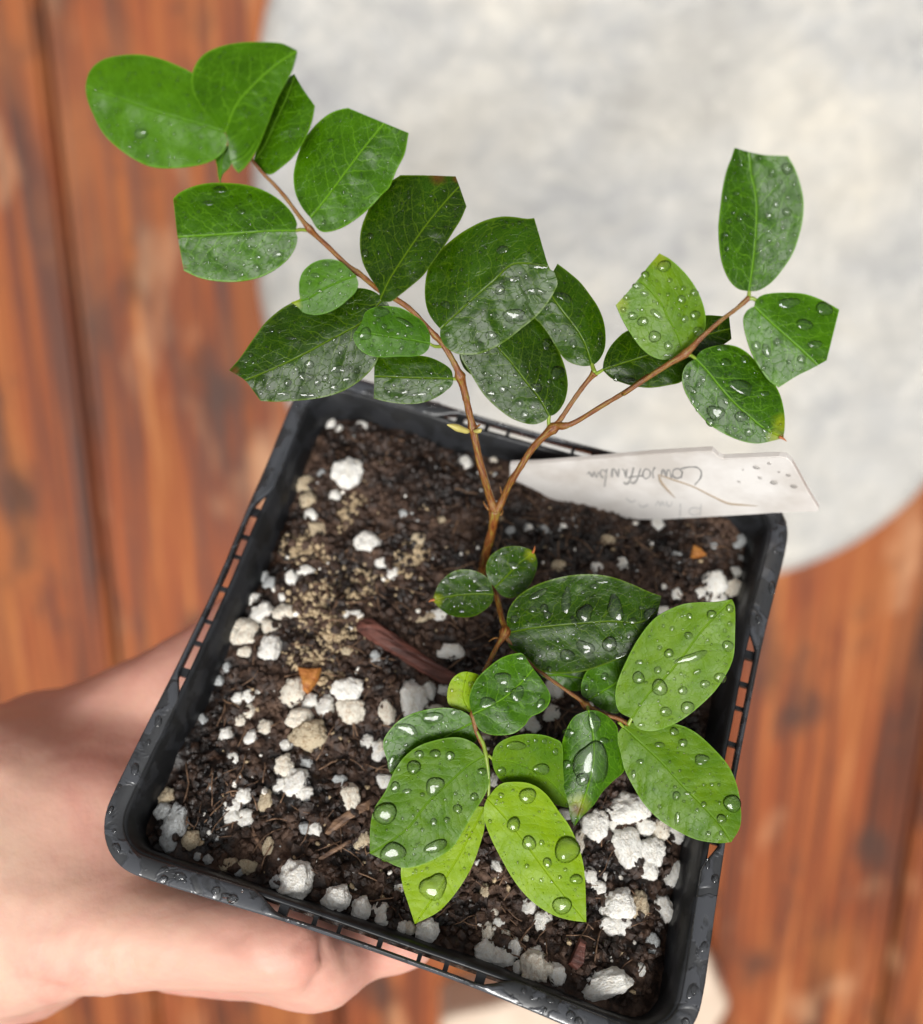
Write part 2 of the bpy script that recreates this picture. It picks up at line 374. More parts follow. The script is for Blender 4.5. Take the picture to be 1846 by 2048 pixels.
pp = [(880, 2052), (1013, 2006), (1150, 1950), (1300, 1905), (1405, 1908), (1432, 1955), (1460, 2014), (1440, 2060), (1400, 2160), (1200, 2230), (960, 2160)]
def closed_spline(P, m=8):
    out = []; n = len(P)
    for i in range(n):
        p0, p1, p2, p3 = (Vector(P[(i + k) % n]) for k in (-1, 0, 1, 2))
        for j in range(m):
            t = j / m; out.append(0.5 * ((2*p1) + (p2-p0)*t + (2*p0-5*p1+4*p2-p3)*t*t + (3*p1-p0-3*p2+p3)*t**3))
    return out
pts = [deck_hit(p.x, p.y, 0.05) for p in closed_spline(pp)]; pts.reverse()
cream = superslab('flat_stone', M_cream, pts, 0.0, 0.05, 0.01)
tag(cream, 'cream coloured flat stone on the deck, mostly hidden below the pot', 'stone')

# ------------------------------------------------------------------ pot frame (solved from the rim's four corners)
r1 = Vector((0.95129, -0.27267, 0.12603)).normalized()           # camera-local (z towards the viewer)
r2 = Vector((0.28255, 0.86928, -0.41151)); r2 = (r2 - r1 * r2.dot(r1)).normalized()
r3 = r1.cross(r2)                                                # out of the pot, towards the camera
t0 = Vector((-0.05528, -0.05032, -0.13857))
PM = CAM @ Matrix(((r1.x, r2.x, r3.x, t0.x), (r1.y, r2.y, r3.y, t0.y), (r1.z, r2.z, r3.z, t0.z), (0, 0, 0, 1)))
PMI = PM.inverted(); S = 0.09
def pot_local(px, py, h=lambda a, b: 0.0):                       # ray of the photograph onto the surface z = h(a, b) of the pot frame
    o = PMI @ CAM.translation; d = (PMI @ at(px, py, 0.15)) - o; z = -0.01; 
    for _ in range(6):
        t = (z - o.z) / d.z; p = o + d * t; z = h(p.x, p.y)
    return Vector((p.x, p.y, z))

RC = 0.0085; FW = 0.0029
def rrect(n_side=56, n_c=14):                                    # (x, y, outward normal, side position 0..1 or None)
    out = []
    C = [(S-RC, RC, -90), (S-RC, S-RC, 0), (RC, S-RC, 90), (RC, RC, 180)]
    sides = [((RC, 0), (S-RC, 0), (0, -1)), ((S, RC), (S, S-RC), (1, 0)), ((S-RC, S), (RC, S), (0, 1)), ((0, S-RC), (0, RC), (-1, 0))]
    for (p, q, nn), (cx, cy, a0) in zip(sides, C):
        for i in range(n_side):
            t = i / n_side; x = p[0] + (q[0]-p[0])*t; y = p[1] + (q[1]-p[1])*t
            L = S - 2*RC; f = (RC + L*t) / S
            out.append((x, y, nn[0], nn[1], f))
        for i in range(n_c):
            a = R(a0 + 90 * i / n_c); out.append((cx + RC*math.cos(a), cy + RC*math.sin(a), math.cos(a), math.sin(a), -1))
    return out
RR = rrect()
def smooth(a, b, x):
    t = min(1, max(0, (x - a) / (b - a))); return t*t*(3-2*t)
def slot_w(f):
    if f < 0: return 0.0
    return smooth(0.28, 0.34, f) * (1 - smooth(0.665, 0.725, f))
def bow(f):
    return 0.0 if f < 0 else 0.0010 * math.sin(math.pi * min(1, max(0, (f - 0.12) / 0.76)))
def wob(x, y, s=0.0002):
    return s * noise.noise(Vector((x * 60, y * 60, 3.1)))
pot = tag(empty('plastic_pot', mw=PM), 'square black plastic nursery pot with rounded corners and slotted wet rim, held in the hand', 'plant pot')
def sweep(name, prof_fn, mat, parent, closed=True):              # prof_fn(f) -> list of (inset, z)
    V = []; F = []; n = len(RR); m = len(prof_fn(-1))
    for (x, y, nx, ny, f) in RR:
        bw = bow(f)
        for ins, z in prof_fn(f):
            q = ins + bw + wob(x, y); V.append((x - nx * q, y - ny * q, z + wob(y + 1, x, 0.00025)))
    for i in range(n):
        j = (i + 1) % n
        for k in range(m if closed else m - 1):
            l = (k + 1) % m; F.append((i*m+k, j*m+k, j*m+l, i*m+l))
    return mesh_obj(name, V, F, mat, parent)
def prof_rim(f):
    w = FW + (0.00075 - FW) * slot_w(f)
    dz = -0.0010 * slot_w(f)*0.3
    r = 0.00035
    return [(0.0, -0.0045 + 0.0024*slot_w(f)), (0.0, -r), (r*0.3, -r*0.35+dz*0), (r, 0.0), (w*0.5, 0.00012), (w - r*0.6, 0.0), (w, -r*0.6), (w, -0.0009), (0.0007, -0.0011), (0.0006, -0.0045 + 0.0024*slot_w(f))]
rim = sweep('rim', prof_rim, M_rim, pot)
TAPER = 0.07
def prof_wall(f):
    i0 = FW - 0.0003
    sw = slot_w(f); top = -0.0005 - 0.0003 * sw
    bw = -bow(f) * 0.6
    return [(i0 + bw, top), (i0 + 0.0003 + bw, top + 0.0002), (i0 + 0.0009 + bw, top - 0.0002), (i0 + 0.0012 + 0.012*TAPER, -0.012), (i0 + 0.0012 + 0.03*TAPER, -0.03), (i0 + 0.0012 + 0.068*TAPER, -0.068), (i0 + 0.0002 + 0.068*TAPER, -0.069), (i0 + 0.03*TAPER, -0.03), (i0 + bw, -0.0035)]
wall = sweep('pot_wall', prof_wall, M_pot, pot)
bi = FW + 0.068 * TAPER
mesh_obj('pot_base', [(bi, bi, -0.0685), (S-bi, bi, -0.0685), (S-bi, S-bi, -0.0685), (bi, S-bi, -0.0685),
                      (bi, bi, -0.0675), (S-bi, bi, -0.0675), (S-bi, S-bi, -0.0675), (bi, S-bi, -0.0675)],
         [(3, 2, 1, 0), (4, 5, 6, 7), (0, 1, 5, 4), (1, 2, 6, 5), (2, 3, 7, 6), (3, 0, 4, 7)], M_pot, pot, smooth=False)
def box_verts(x0, x1, y0, y1, z0, z1):
    return [(x0,y0,z0),(x1,y0,z0),(x1,y1,z0),(x0,y1,z0),(x0,y0,z1),(x1,y0,z1),(x1,y1,z1),(x0,y1,z1)]
BOXF = [(3,2,1,0),(4,5,6,7),(0,1,5,4),(1,2,6,5),(2,3,7,6),(3,0,4,7)]
for side in range(4):                                            # ribs bridging the slots
    for k, f in enumerate((0.338, 0.392, 0.433, 0.501, 0.567, 0.611, 0.667)):
        full = k in (0, 1, 3, 5, 6)
        c = f * S; d0 = 0.0005 + bow(f); d1 = (FW + 0.0002) if full else 0.0019 + bow(f)
        hw = (0.0007 if k in (0, 6) else 0.00036) if full else 0.0003
        z1 = -0.0011 if full else -0.0014
        if side == 0: bb = (c-hw, c+hw, d0, d1)
        elif side == 1: bb = (S-d1, S-d0, c-hw, c+hw)
        elif side == 2: bb = (S-c-hw, S-c+hw, S-d1, S-d0)
        else: bb = (d0, d1, S-c-hw, S-c+hw)
        mesh_obj('rim_rib', box_verts(*bb, -0.0021, z1), BOXF, M_pot, pot, smooth=False)

# beads and flat pools of water on the rim
def dome(cx, cy, z, rx, ry, ang, H, V, F, sink=0.0001, seg=12, rings=4):
    b0 = len(V); ca, sa = math.cos(ang), math.sin(ang); wb = [1 + random.uniform(-.12, .12) for _ in range(seg)]
    for r in range(rings + 1):
        phi = math.pi / 2 * r / rings
        if r == rings: V.append((cx, cy, z + H)); break
        for i in range(seg):
            t = 2*math.pi*i/seg; x = rx*math.cos(phi)*math.cos(t)*wb[i]; y = ry*math.cos(phi)*math.sin(t)*wb[i]
            V.append((cx + x*ca - y*sa, cy + x*sa + y*ca, z - (sink if r == 0 else 0) + H*math.sin(phi)))
    for r in range(rings - 1):
        for i in range(seg):
            j = (i+1) % seg; F.append((b0+r*seg+i, b0+r*seg+j, b0+(r+1)*seg+j, b0+(r+1)*seg+i))
    top = b0 + rings*seg; r = rings - 1
    for i in range(seg): F.append((b0+r*seg+i, b0+r*seg+(i+1) % seg, top))
    F.append(tuple(b0 + i for i in range(seg))[::-1])
V = []; F = []
for _ in range(300):
    i = random.randrange(len(RR)); x, y, nx, ny, f = RR[i]
    if slot_w(f) > 0.3: continue
    if not (x > 0.8*S or y < 0.2*S) and random.random() < 0.6: continue
    ins = random.uniform(0.0006, FW - 0.0007) + bow(f)
    r0 = random.choice((0.00016, 0.0002, 0.00028, 0.0004, 0.00065))
    x += random.uniform(-.0006, .0006) * (-ny); y += random.uniform(-.0006, .0006) * nx
    dome(x - nx*ins, y - ny*ins, 0.00008, r0*random.uniform(1, 2.2) if r0 > 0.0003 else r0, r0, math.atan2(nx, -ny) + random.uniform(-.4, .4), r0*0.42, V, F, seg=9, rings=3)
o = mesh_obj('water_beads', V, F, M_water, pot); tag(o, kind='stuff')

# ------------------------------------------------------------------ soil
def soil_h(a, b):
    u, v = a / S, b / S
    h = -0.0076 - 0.0002 * v + 0.0026 * max(0, (0.16 - v) / 0.16)
    h += 0.0016 * noise.noise(Vector((a*70, b*70, 0.3))) + 0.0010 * noise.noise(Vector((a*190, b*190, 5.3)))
    h -= 0.0025 * max(0, (0.12 - u) / 0.12) + 0.005 * max(0, (u - 0.9) / 0.1)
    return h
def soil_fine(a, b):
    n = noise.noise(Vector((a*520, b*520, 1.1))); n2 = noise.noise(Vector((a*1200, b*1200, 8.1)))
    return 0.0007 * n + 0.0004 * n2 + 0.0006 * abs(noise.noise(Vector((a*330, b*330, 2.2))))
N = 230; lo = 0.0025; V = []; F = []
for j in range(N):
    for i in range(N):
        a = lo + (S - 2*lo) * i / (N-1); b_ = lo + (S - 2*lo) * j / (N-1); V.append((a, b_, soil_h(a, b_) + soil_fine(a, b_)))
for j in range(N-1):
    for i in range(N-1): F.append((j*N+i, j*N+i+1, (j+1)*N+i+1, (j+1)*N+i))
k0 = len(V); V += [(lo, lo, -0.03), (S-lo, lo, -0.03), (S-lo, S-lo, -0.03), (lo, S-lo, -0.03)]
soil = mesh_obj('potting_soil', V[:k0], F, M_soil); soil.matrix_world = PM
tag(soil, 'dark brown damp potting soil strewn with white perlite, filling the black pot', 'soil')

def ico(sub, disp, seed, sq=(1, 1, 1), fr=1.3):
    bm = bmesh.new(); bmesh.ops.create_icosphere(bm, subdivisions=sub, radius=1)
    for v in bm.verts:
        p = v.co.copy(); k = 1 + disp * noise.noise(p * fr + Vector((seed*3.7, seed, -seed))) + disp * 0.45 * noise.noise(p * fr * 2.7 + Vector((seed, seed*2, 1)))
        k = min(k, 1.12)
        v.co = Vector((p.x*k*sq[0], p.y*k*sq[1], p.z*k*sq[2]))
    return bm
# crumbs: thousands of little clods, one mesh
def crumbs(name, n, region, mat, rmin, rmax, sink=0.3):
    base = []
    for s in range(6):
        bm = ico(1, 0.6, s * 1.7); base.append((np.array([v.co[:] for v in bm.verts]), [[v.index for v in f.verts] for f in bm.faces])); bm.free()
    VV = []; FF = []; off = 0
    for _ in range(n):
        a, b_ = region()
        if not (0.006 < a < S-0.006 and 0.005 < b_ < S-0.004): continue
        r = rmin + (rmax - rmin) * random.random() ** 2.6
        vs, fs = base[random.randrange(6)]
        q = Matrix.Rotation(random.uniform(0, 6.3), 3, Vector((random.gauss(0, 1), random.gauss(0, 1), random.gauss(0, 1))).normalized())
        sc3 = np.array([random.uniform(.6, 1.5), random.uniform(.6, 1.1), random.uniform(.6, 1)])
        P = (vs * sc3 * r) @ np.array(q).T + np.array([a, b_, soil_h(a, b_) + soil_fine(a, b_) + r * sink])
        VV.append(P); FF += [[i + off for i in f] for f in fs]; off += len(vs)
    o = mesh_obj(name, np.concatenate(VV), FF, mat, soil, smooth=False); tag(o, kind='stuff'); return o
crumbs('soil_crumbs', 10500, lambda: (random.uniform(0.006, S-0.006), random.uniform(0.005, S-0.005)), M_soil, 0.00020, 0.0011)
tanpts = [cv('P', x, y) + (rx/3.03, ry/3.03) for x, y, rx, ry in ((930,1060,120,80),(1260,1270,150,90),(1000,1400,120,120),(1130,1560,110,110),(1600,1130,80,120),(1220,820,50,90),(960,1740,100,70),(1110,1840,80,60))]
tanl = [(pot_local(x, y, soil_h), rx, ry) for x, y, rx, ry in tanpts]
def tanreg():
    p, rx, ry = random.choice(tanl); k = 0.155 / FPX * 0.62
    return p.x + random.gauss(0, 1) * rx * k, p.y + random.gauss(0, 1) * ry * k
crumbs('tan_fibre_crumbs', 3200, tanreg, M_tan, 0.00014, 0.00055, 0.5)
def anyreg(): return (random.uniform(0.008, S-0.008), random.uniform(0.006, S-0.006))
crumbs('perlite_dust', 420, anyreg, M_pg, 0.00010, 0.00042, 0.6)
crumbs('perlite_crumbs', 260, anyreg, M_pw, 0.00012, 0.00065, 0.6)
crumbs('tan_specks', 420, anyreg, M_tan, 0.00012, 0.0006, 0.5)
# fibres
V = []; F = []
def tube(path, rad, seg=8, V=None, F=None, cap=True, uv=None):
    P = [Vector(p) for p in path]; b0 = len(V); n = len(P); prev = None; ulen = 0
    for i in range(n):
        t = (P[min(i+1, n-1)] - P[max(i-1, 0)]).normalized()
        if prev is None:
            s = Vector((0, 0, 1)) if abs(t.z) < 0.9 else Vector((1, 0, 0)); nx = t.cross(s).normalized()
        else: nx = (prev - t * prev.dot(t)).normalized()
        prev = nx; ny = t.cross(nx)
        if i: ulen += (P[i]-P[i-1]).length
        for k in range(seg):
            a = 2*math.pi*k/seg; V.append(P[i] + (nx*math.cos(a) + ny*math.sin(a)) * rad[i])
            if uv is not None: uv.append((abs(k - seg/2)/seg*6, ulen*1000))
    for i in range(n-1):
        for k in range(seg):
            l = (k+1) % seg; F.append((b0+i*seg+k, b0+i*seg+l, b0+(i+1)*seg+l, b0+(i+1)*seg+k))
    if cap:
        F.append(tuple(b0+k for k in range(seg))[::-1]); F.append(tuple(b0+(n-1)*seg+k for k in range(seg)))
for _ in range(480):
    a, b_ = anyreg(); th = random.uniform(0, 6.3); L = random.uniform(0.002, 0.007); path = []
    for k in range(5):
        th += random.uniform(-.35, .35); path.append((a, b_, soil_h(a, b_) + 0.0006 + random.uniform(0, .0005))); a += math.cos(th)*L/4; b_ += math.sin(th)*L/4
    if all(0.006 < p[0] < S-0.006 and 0.006 < p[1] < S-0.006 for p in path): tube(path, [random.uniform(.00005, .00013)]*5, 4, V, F)
o = mesh_obj('soil_fibres', V, F, M_twig, soil); tag(o, kind='stuff')

PERL = {
 'P': [(1090,290,35),(1150,330,25),(1290,295,35),(1395,260,22),(1200,590,90),(910,650,70,50,'t'),(1040,595,22,22,'g'),(1120,735,38),(985,850,40),(1540,840,25,25,'g'),(1320,1015,70),(1400,1135,38),(1475,1205,38),(860,1225,40),(945,1190,60,35),(655,1210,35,35,'g'),(730,1265,40,40,'g'),(600,1270,50,22,'g'),(610,1350,45),(680,1440,75,60),(580,1560,85,90),(735,1530,60,50),(735,1660,60,80),(575,1680,40,35),(810,1440,60,45),(805,1345,25),(1225,1455,55,30),(1650,1475,80,25,'t'),(1810,1680,70,35),(1370,1700,30,30,'g'),(1195,1675,28,28,'t'),(970,760,50,50,'t'),(1770,880,30,20,'t'),(1630,990,38,38,'t')],
 'Q': [(360,225,30,30,'g'),(470,255,28,28,'g'),(385,325,32,32,'g'),(870,400,75,85),(970,465,45),(1060,500,55,70),(1200,385,90,70),(1215,510,85,75),(910,560,75,60),(970,660,110,85,'t'),(535,440,35),(600,430,38),(655,400,22),(605,520,38),(550,580,42,35),(700,625,45),(460,670,50),(615,680,40),(825,730,35),(510,810,42,38),(240,550,35,35,'g'),(815,850,60,60),(890,960,80,80),(790,970,45),(940,1020,50,50),(565,1035,55,50),(505,1090,50,42),(505,1160,50,42),(590,1165,55,55),(705,1065,48,55,'t'),(955,830,35,35,'g'),(1155,940,42,35,'g'),(1215,1040,55,80),(1440,530,50,75),(1600,450,80,115),(1690,390,45,60),(1730,510,60,30),(1325,710,40),(1390,755,50,60),(1420,940,45),(75,1030,45,45,'t'),(150,1220,70,110,'g'),(90,1130,55,55,'g'),(110,1340,45,45,'g'),(250,1300,55,55,'t'),(1005,1240,42),(940,1230,35,35,'g'),(1285,1300,50,50,'t'),(325,1490,28,28,'g'),(275,1440,22,22,'g'),(470,1455,40,40,'t'),(600,1455,60,45,'t'),(470,1520,50,35,'t'),(530,1540,32,32,'g'),(780,1560,45,45,'g'),(870,1600,100,110),(1510,1600,35,40),(720,1340,30,60,'t'),(1370,200,28,28,'g')],
 'S': [(1410,980,85,75),(1560,1030,62,70),(1700,980,55,40),(1685,1110,38,40)],
 'U': [(30,620,35),(110,520,20),(125,700,25),(20,730,20),(140,750,30),(220,770,55,45),(510,715,30,40),(545,625,18),(565,670,25),(595,730,22),(550,430,25,35),(500,530,25,30,'t'),(595,480,12),(465,400,12),(705,600,32),(765,660,38,45),(850,680,20),(640,790,32,40),(735,810,35,28),(690,745,15),(490,845,50,45),(570,835,45,38),(575,890,50,35),(640,910,20,30),(730,890,60,65),(740,965,65,30),(825,905,40,45),(1080,950,48,32),(1050,1015,110,55),(1210,885,20,28),(1110,590,75,70),(1200,600,45,60,'t'),(1095,680,65,45),(1330,615,45,60),(1260,770,32,55,'g'),(1370,455,40,55),(1155,155,85,60),(1000,220,60,65),(1080,225,28),(1230,230,45,40),(1300,245,40,50),(1145,320,65,95),(1260,345,55,65),(1250,430,40,45),(1075,310,20),(975,465,32,45),(1055,465,20),(1020,510,30,32),(935,300,30,60),(860,180,30),(1370,260,40)],
 'F': [(930,70,45,50),(915,175,35,35),(830,220,50,35),(130,330,35),(80,310,30),(660,480,25,40),(620,290,25,45)],
 'H': [(820,505,40),(780,615,20),(1240,605,35,35,'g'),(635,720,30),(305,730,35,30,'t'),(150,535,22,22,'g'),(230,545,25,25,'g'),(55,550,22,22,'g'),(505,740,30),(1285,715,30,30,'g'),(1245,780,32),(1210,840,48),(1115,820,65),(1040,870,28),(1120,900,55,35),(920,880,30),(860,970,55,22),(920,690,30,30,'g'),(560,600,40,30,'t'),(1240,660,20,20,'g'),(210,310,22,22,'g'),(425,360,30,30,'g'),(1110,625,18,18,'g')],
 'G': [(275,770,50,60),(470,730,25),(700,1200,30),(800,1210,28,28,'g'),(580,1215,25,25,'g'),(890,1450,40,35,'t'),(1515,1295,25,25,'g')],
 'E': [(265,655,75,40),(230,465,60,35),(150,480,55,25,'t'),(230,860,35,30),(1380,450,55,25)],
}
PV = []
for s in range(10):
    bm = ico(4, 0.30, 11.3 + s * 2.1, fr=1.3); rr_ = random.Random(s)
    PN = [(Vector((rr_.gauss(0, 1), rr_.gauss(0, 1), rr_.gauss(0, 1))).normalized(), rr_.uniform(0.66, 0.95)) for _ in range(11)]
    for v in bm.verts:
        for n_, d_ in PN:
            q = v.co.dot(n_)
            if q > d_: v.co *= (d_ / q) * 0.85 + 0.15
        q = v.co * 3.6 + Vector((s, 2*s, 0)); v.co *= 1.08 + 0.15 * noise.noise(q) + 0.10 * noise.noise(q * 2.3) - 0.2 * max(0, noise.noise(q * 0.7 + Vector((9, 9, 9))) - 0.22)
    m = bpy.data.meshes.new('perlite_granule'); bm.to_mesh(m); bm.free(); m.polygons.foreach_set('use_smooth', [True]*len(m.polygons)); m.materials.append(None); PV.append(m)
SI = soil.matrix_world.inverted()
for c, lst in PERL.items():
    for it in lst:
        x, y, rx = it[:3]; ry = it[3] if len(it) > 3 else rx; kd = it[4] if len(it) > 4 else 'w'
        s = CR[c][2]; px, py = cv(c, x, y); p = pot_local(px, py, soil_h)
        d = -(CAM.inverted() @ (PM @ p)).z; kx = rx / s * d / FPX * 1.06; ky = ry / s * d / FPX * 1.12; kz = min(kx, ky) * 0.8
        p = pot_local(px, py, lambda a, b: soil_h(a, b) + kz * 0.32)
        mg = 0.0048 + kx * 0.6; p.x = min(max(p.x, mg), S - mg); p.y = min(max(p.y, mg), S - mg)
        o = bpy.data.objects.new('perlite_granule', random.choice(PV)); col.objects.link(o); o.parent = soil
        o.location = p; o.scale = (kx, ky, kz)
        # image axes inside the pot frame: turn so that x runs along the picture's x
        o.rotation_euler = (0, 0, R(17) + random.uniform(-.25, .25))
        o.material_slots[0].link = 'OBJECT'; o.material_slots[0].material = {'w': M_pw if random.random() < 0.85 else M_pw2, 't': M_pt, 'g': M_pg}[kd]

def chip(name, pts, th, mat):                                     # flat flake following an outline in the photograph
    L = [pot_local(x, y, lambda a, b: soil_h(a, b) + th) for x, y in pts]; n = len(L)
    cz = sum(p.z for p in L)/n; V = []; F = []
    c = sum(L, Vector())/n
    for k, (sc_, dz) in enumerate(((1, -th*1.2), (1, 0), (0.8, th*0.6), (0.3, th*0.75))):
        for p in L:
            q = c + (p - c) * sc_; V.append((q.x, q.y, cz + dz + 0.3*th*noise.noise(q*900)))
    for r in range(3):
        for i in range(n):
            j = (i+1) % n; F.append((r*n+i, r*n+j, (r+1)*n+j, (r+1)*n+i))
    F.append(tuple(range(3*n, 4*n)))
    return mesh_obj(name, V, F, mat, soil, smooth=False)
chip('bark_chip', [cv('P', *p) for p in ((1265,1490),(1340,1480),(1450,1540),(1600,1650),(1760,1760),(1900,1840),(1920,1890),(1780,1880),(1640,1800),(1480,1690),(1340,1610),(1250,1540))], 0.0012, M_chip)
chip('orange_scrap', [cv('Q', *p) for p in ((895,255),(960,262),(1040,262),(1020,330),(960,415),(930,400),(915,330))], 0.0012, M_orange)
chip('orange_scrap', [cv('H', *p) for p in ((1000,620),(1045,640),(1075,675),(1030,690),(985,695))], 0.0008, M_orange)
chip('orange_scrap', [cv('P', *p) for p in ((960,900),(1060,890),(1075,960),(1040,1020),(990,1010))], 0.0006, M_pt)
chip('bark_chip', [cv('Q', *p) for p in ((1100,1190),(1250,1090),(1340,1060),(1330,1120),(1200,1190),(1110,1260),(1020,1300))], 0.0007, M_twig)
chip('bark_chip', [cv('Q', *p) for p in ((1000,1420),(1100,1360),(1215,1305),(1225,1320),(1110,1390),(1005,1440))], 0.0004, M_twig)
chip('bark_chip', [cv('Q', *p) for p in ((630,1230),(660,1290),(700,1380),(690,1410),(650,1330),(620,1270))], 0.0004, M_twig)
chip('bark_chip', [cv('U', *p) for p in ((880,860),(930,740),(960,760),(955,860),(920,900))], 0.0010, M_chip)

# ------------------------------------------------------------------ stems
plant = empty('potted_shrub', PM @ pot_local(952, 1180, soil_h))
tag(plant, 'small woody shrub with glossy green leaves covered in water drops, growing in the black pot', 'plant')
PL = plant.location.copy()
def spline3(P, m=7):                                              # Catmull-Rom through (x, y, d, r)
    out = []; n = len(P); P = [np.array(p, float) for p in P]
    for i in range(n-1):
        p0, p1, p2, p3 = P[max(i-1, 0)], P[i], P[i+1], P[min(i+2, n-1)]
        for j in range(m):
            t = j/m; out.append(0.5*((2*p1)+(p2-p0)*t+(2*p0-5*p1+4*p2-p3)*t*t+(3*p1-p0-3*p2+p3)*t**3))
    out.append(P[-1]); return out
def stem(name, pts, mat=M_bark, parent=plant, nodes=(), seg=12, m=7):
    Q = spline3(pts, m); V = []; F = []; path = []; rad = []; uv = []
    for i, (x, y, d, r) in enumerate(Q):
        p = at(x, y, d*1e-3) - PL; path.append(p)
        rr = r * 0.46 * d*1e-3 / FPX
        for nx, ny, k in nodes:
            dd = math.hypot(x-nx, y-ny); rr *= 1 + 1.5 * k * math.exp(-(dd/8.0)**2)
        rr *= 1 + 0.14 * noise.noise(Vector((x*0.06, y*0.06, 2.0))) + 0.09 * noise.noise(Vector((x*0.2, y*0.2, 9.0)))
        rad.append(rr)
    tube(path, rad, seg, V, F, True, uv)
    return mesh_obj(name, V, F, mat, parent, uvs=uv)
def g(c, x, y, d, r): X, Y = cv(c, x, y); return (X, Y, d, r)
nodesL = [cv('G', 235, 175) + (0.35,), cv('G', 320, 525) + (0.3,), cv('B', 960, 740) + (0.25,), cv('B', 505, 330) + (0.35,), cv('B', 1270, 985) + (0.2,), cv('B', 800, 600) + (0.2,)]
stem('trunk', [g('G',392,1660,171,21), g('G',385,1560,166,20), g('G',390,1460,160,20), g('G',410,1370,156,20), g('G',445,1240,153,19), g('G',462,1150,151,20), g('G',470,1075,150,22)], nodes=[cv('G', 470, 1085) + (0.2,)])
stem('branch', [g('G',470,1085,150,19), g('G',440,1000,149,18), g('G',405,880,147,17), g('G',370,760,145.5,17), g('G',345,640,144,16), g('G',322,530,143,16), g('G',297,420,142,15.5), g('G',268,290,140.5,16), g('G',242,195,139.5,17),
     g('B',1400,1160,138.5,13.5), g('B',1330,1040,137.5,12.5), g('B',1250,950,136.5,12), g('B',1130,820,135,12), g('B',1030,750,134,13), g('B',930,695,133,11), g('B',835,615,131.5,12), g('B',740,545,130.5,10.5), g('B',620,430,129,10.5), g('B',520,335,127.5,12), g('B',440,235,126,9), g('B',370,140,125,8.5), g('B',300,60,124,8),
     g('A',1150,910,123.5,8), g('A',1080,830,122.5,8), g('A',1000,740,121,7.5), g('A',920,650,119.5,8)], nodes=nodesL)
stem('branch', [g('G',478,1090,150,19), g('G',520,1010,149,16), g('G',570,900,147,15), g('G',640,790,145,15), g('G',710,680,143.5,15), g('G',790,590,142,16), g('G',880,515,141,18), g('G',940,510,140,15),
     g('G',1020,480,139.5,11), g('G',1200,370,137.5,10.5), g('G',1350,280,136,10.5), g('G',1500,175,134.5,11), g('D',150,1600,134,11), g('D',300,1500,132.5,11), g('D',430,1415,131,13), g('D',540,1345,130,16), g('D',640,1245,129.3,11.5), g('D',760,1140,128.5,9.5), g('D',860,1065,128,9.5), g('D',945,990,127.3,13)], nodes=[cv('G', 860, 530) + (0.35,), cv('D', 545, 1345) + (0.15,)])
stem('branch', [g('G',870,520,141,15), g('G',920,455,140.6,11), g('G',990,350,139.8,10.5), g('G',1065,245,139,10.5), g('G',1140,155,138,13)], nodes=[cv('G', 1145, 150) + (0.3,)])
stem('branch', [g('G',410,1560,163,14), g('G',450,1585,155,14), g('G',478,1640,150,14), g('G',500,1730,147,13), g('G',520,1820,144.5,13), g('G',540,1895,143,18),
     g('E',500,640,141.5,11), g('E',450,745,140,11), g('E',405,850,139,10), g('E',385,940,138.4,10), g('E',385,990,138,14), g('F',575,260,137.8,9), g('F',605,320,137.6,10), g('F',622,370,137.4,10)], nodes=[cv('G', 540, 1900) + (0.3,), cv('E', 385, 985) + (0.2,)])
stem('branch', [g('E',540,565,143,13), g('E',640,690,143,9), g('E',760,785,142.5,8), g('E',850,850,142,8), g('E',930,905,141.6,9), g('E',975,945,141,13), g('E',1060,985,140.4,9), g('E',1130,1005,140,9), g('E',1190,1035,139.5,11)], nodes=[cv('E', 970, 940) + (0.35,)])
stem('branch', [g('F',575,255,137.8,8), g('F',605,310,137.5,9), g('F',618,365,137.2,9.5), g('F',628,430,137,7), g('F',632,500,137,7), g('F',630,560,137.2,6)], M_petiole)
stem('bud', [g('G',300,545,143,4), g('G',280,545,142.6,12), g('G',230,528,142,15), g('G',185,512,141.5,11), g('G',148,502,141.2,2.5)], M_bud, nodes=())
stem('bud', [g('G',330,545,142,5), g('G',355,545,141.4,11), g('G',370,540,141,10), g('G',378,530,140.8,3)], M_bud)
stem('thorn', [g('G',345,520,142,4), g('G',362,508,141.6,5), g('G',375,500,141.4,1)], M_bark)
stem('thorn', [g('G',520,985,149,6), g('G',512,950,148.6,4), g('G',505,915,148.2,1)], M_bark)
stem('thorn', [g('E',520,590,143,5), g('E',490,588,142.7,4), g('E',462,605,142.4,1)], M_bark)
stem('thorn', [g('G',430,1075,150,6), g('G',405,1045,149.6,4), g('G',392,1015,149.2,1)], M_bark)
stem('thorn', [g('G',510,1110,150,6), g('G',522,1090,149.6,3), g('G',520,1070,149.2,1)], M_bark)

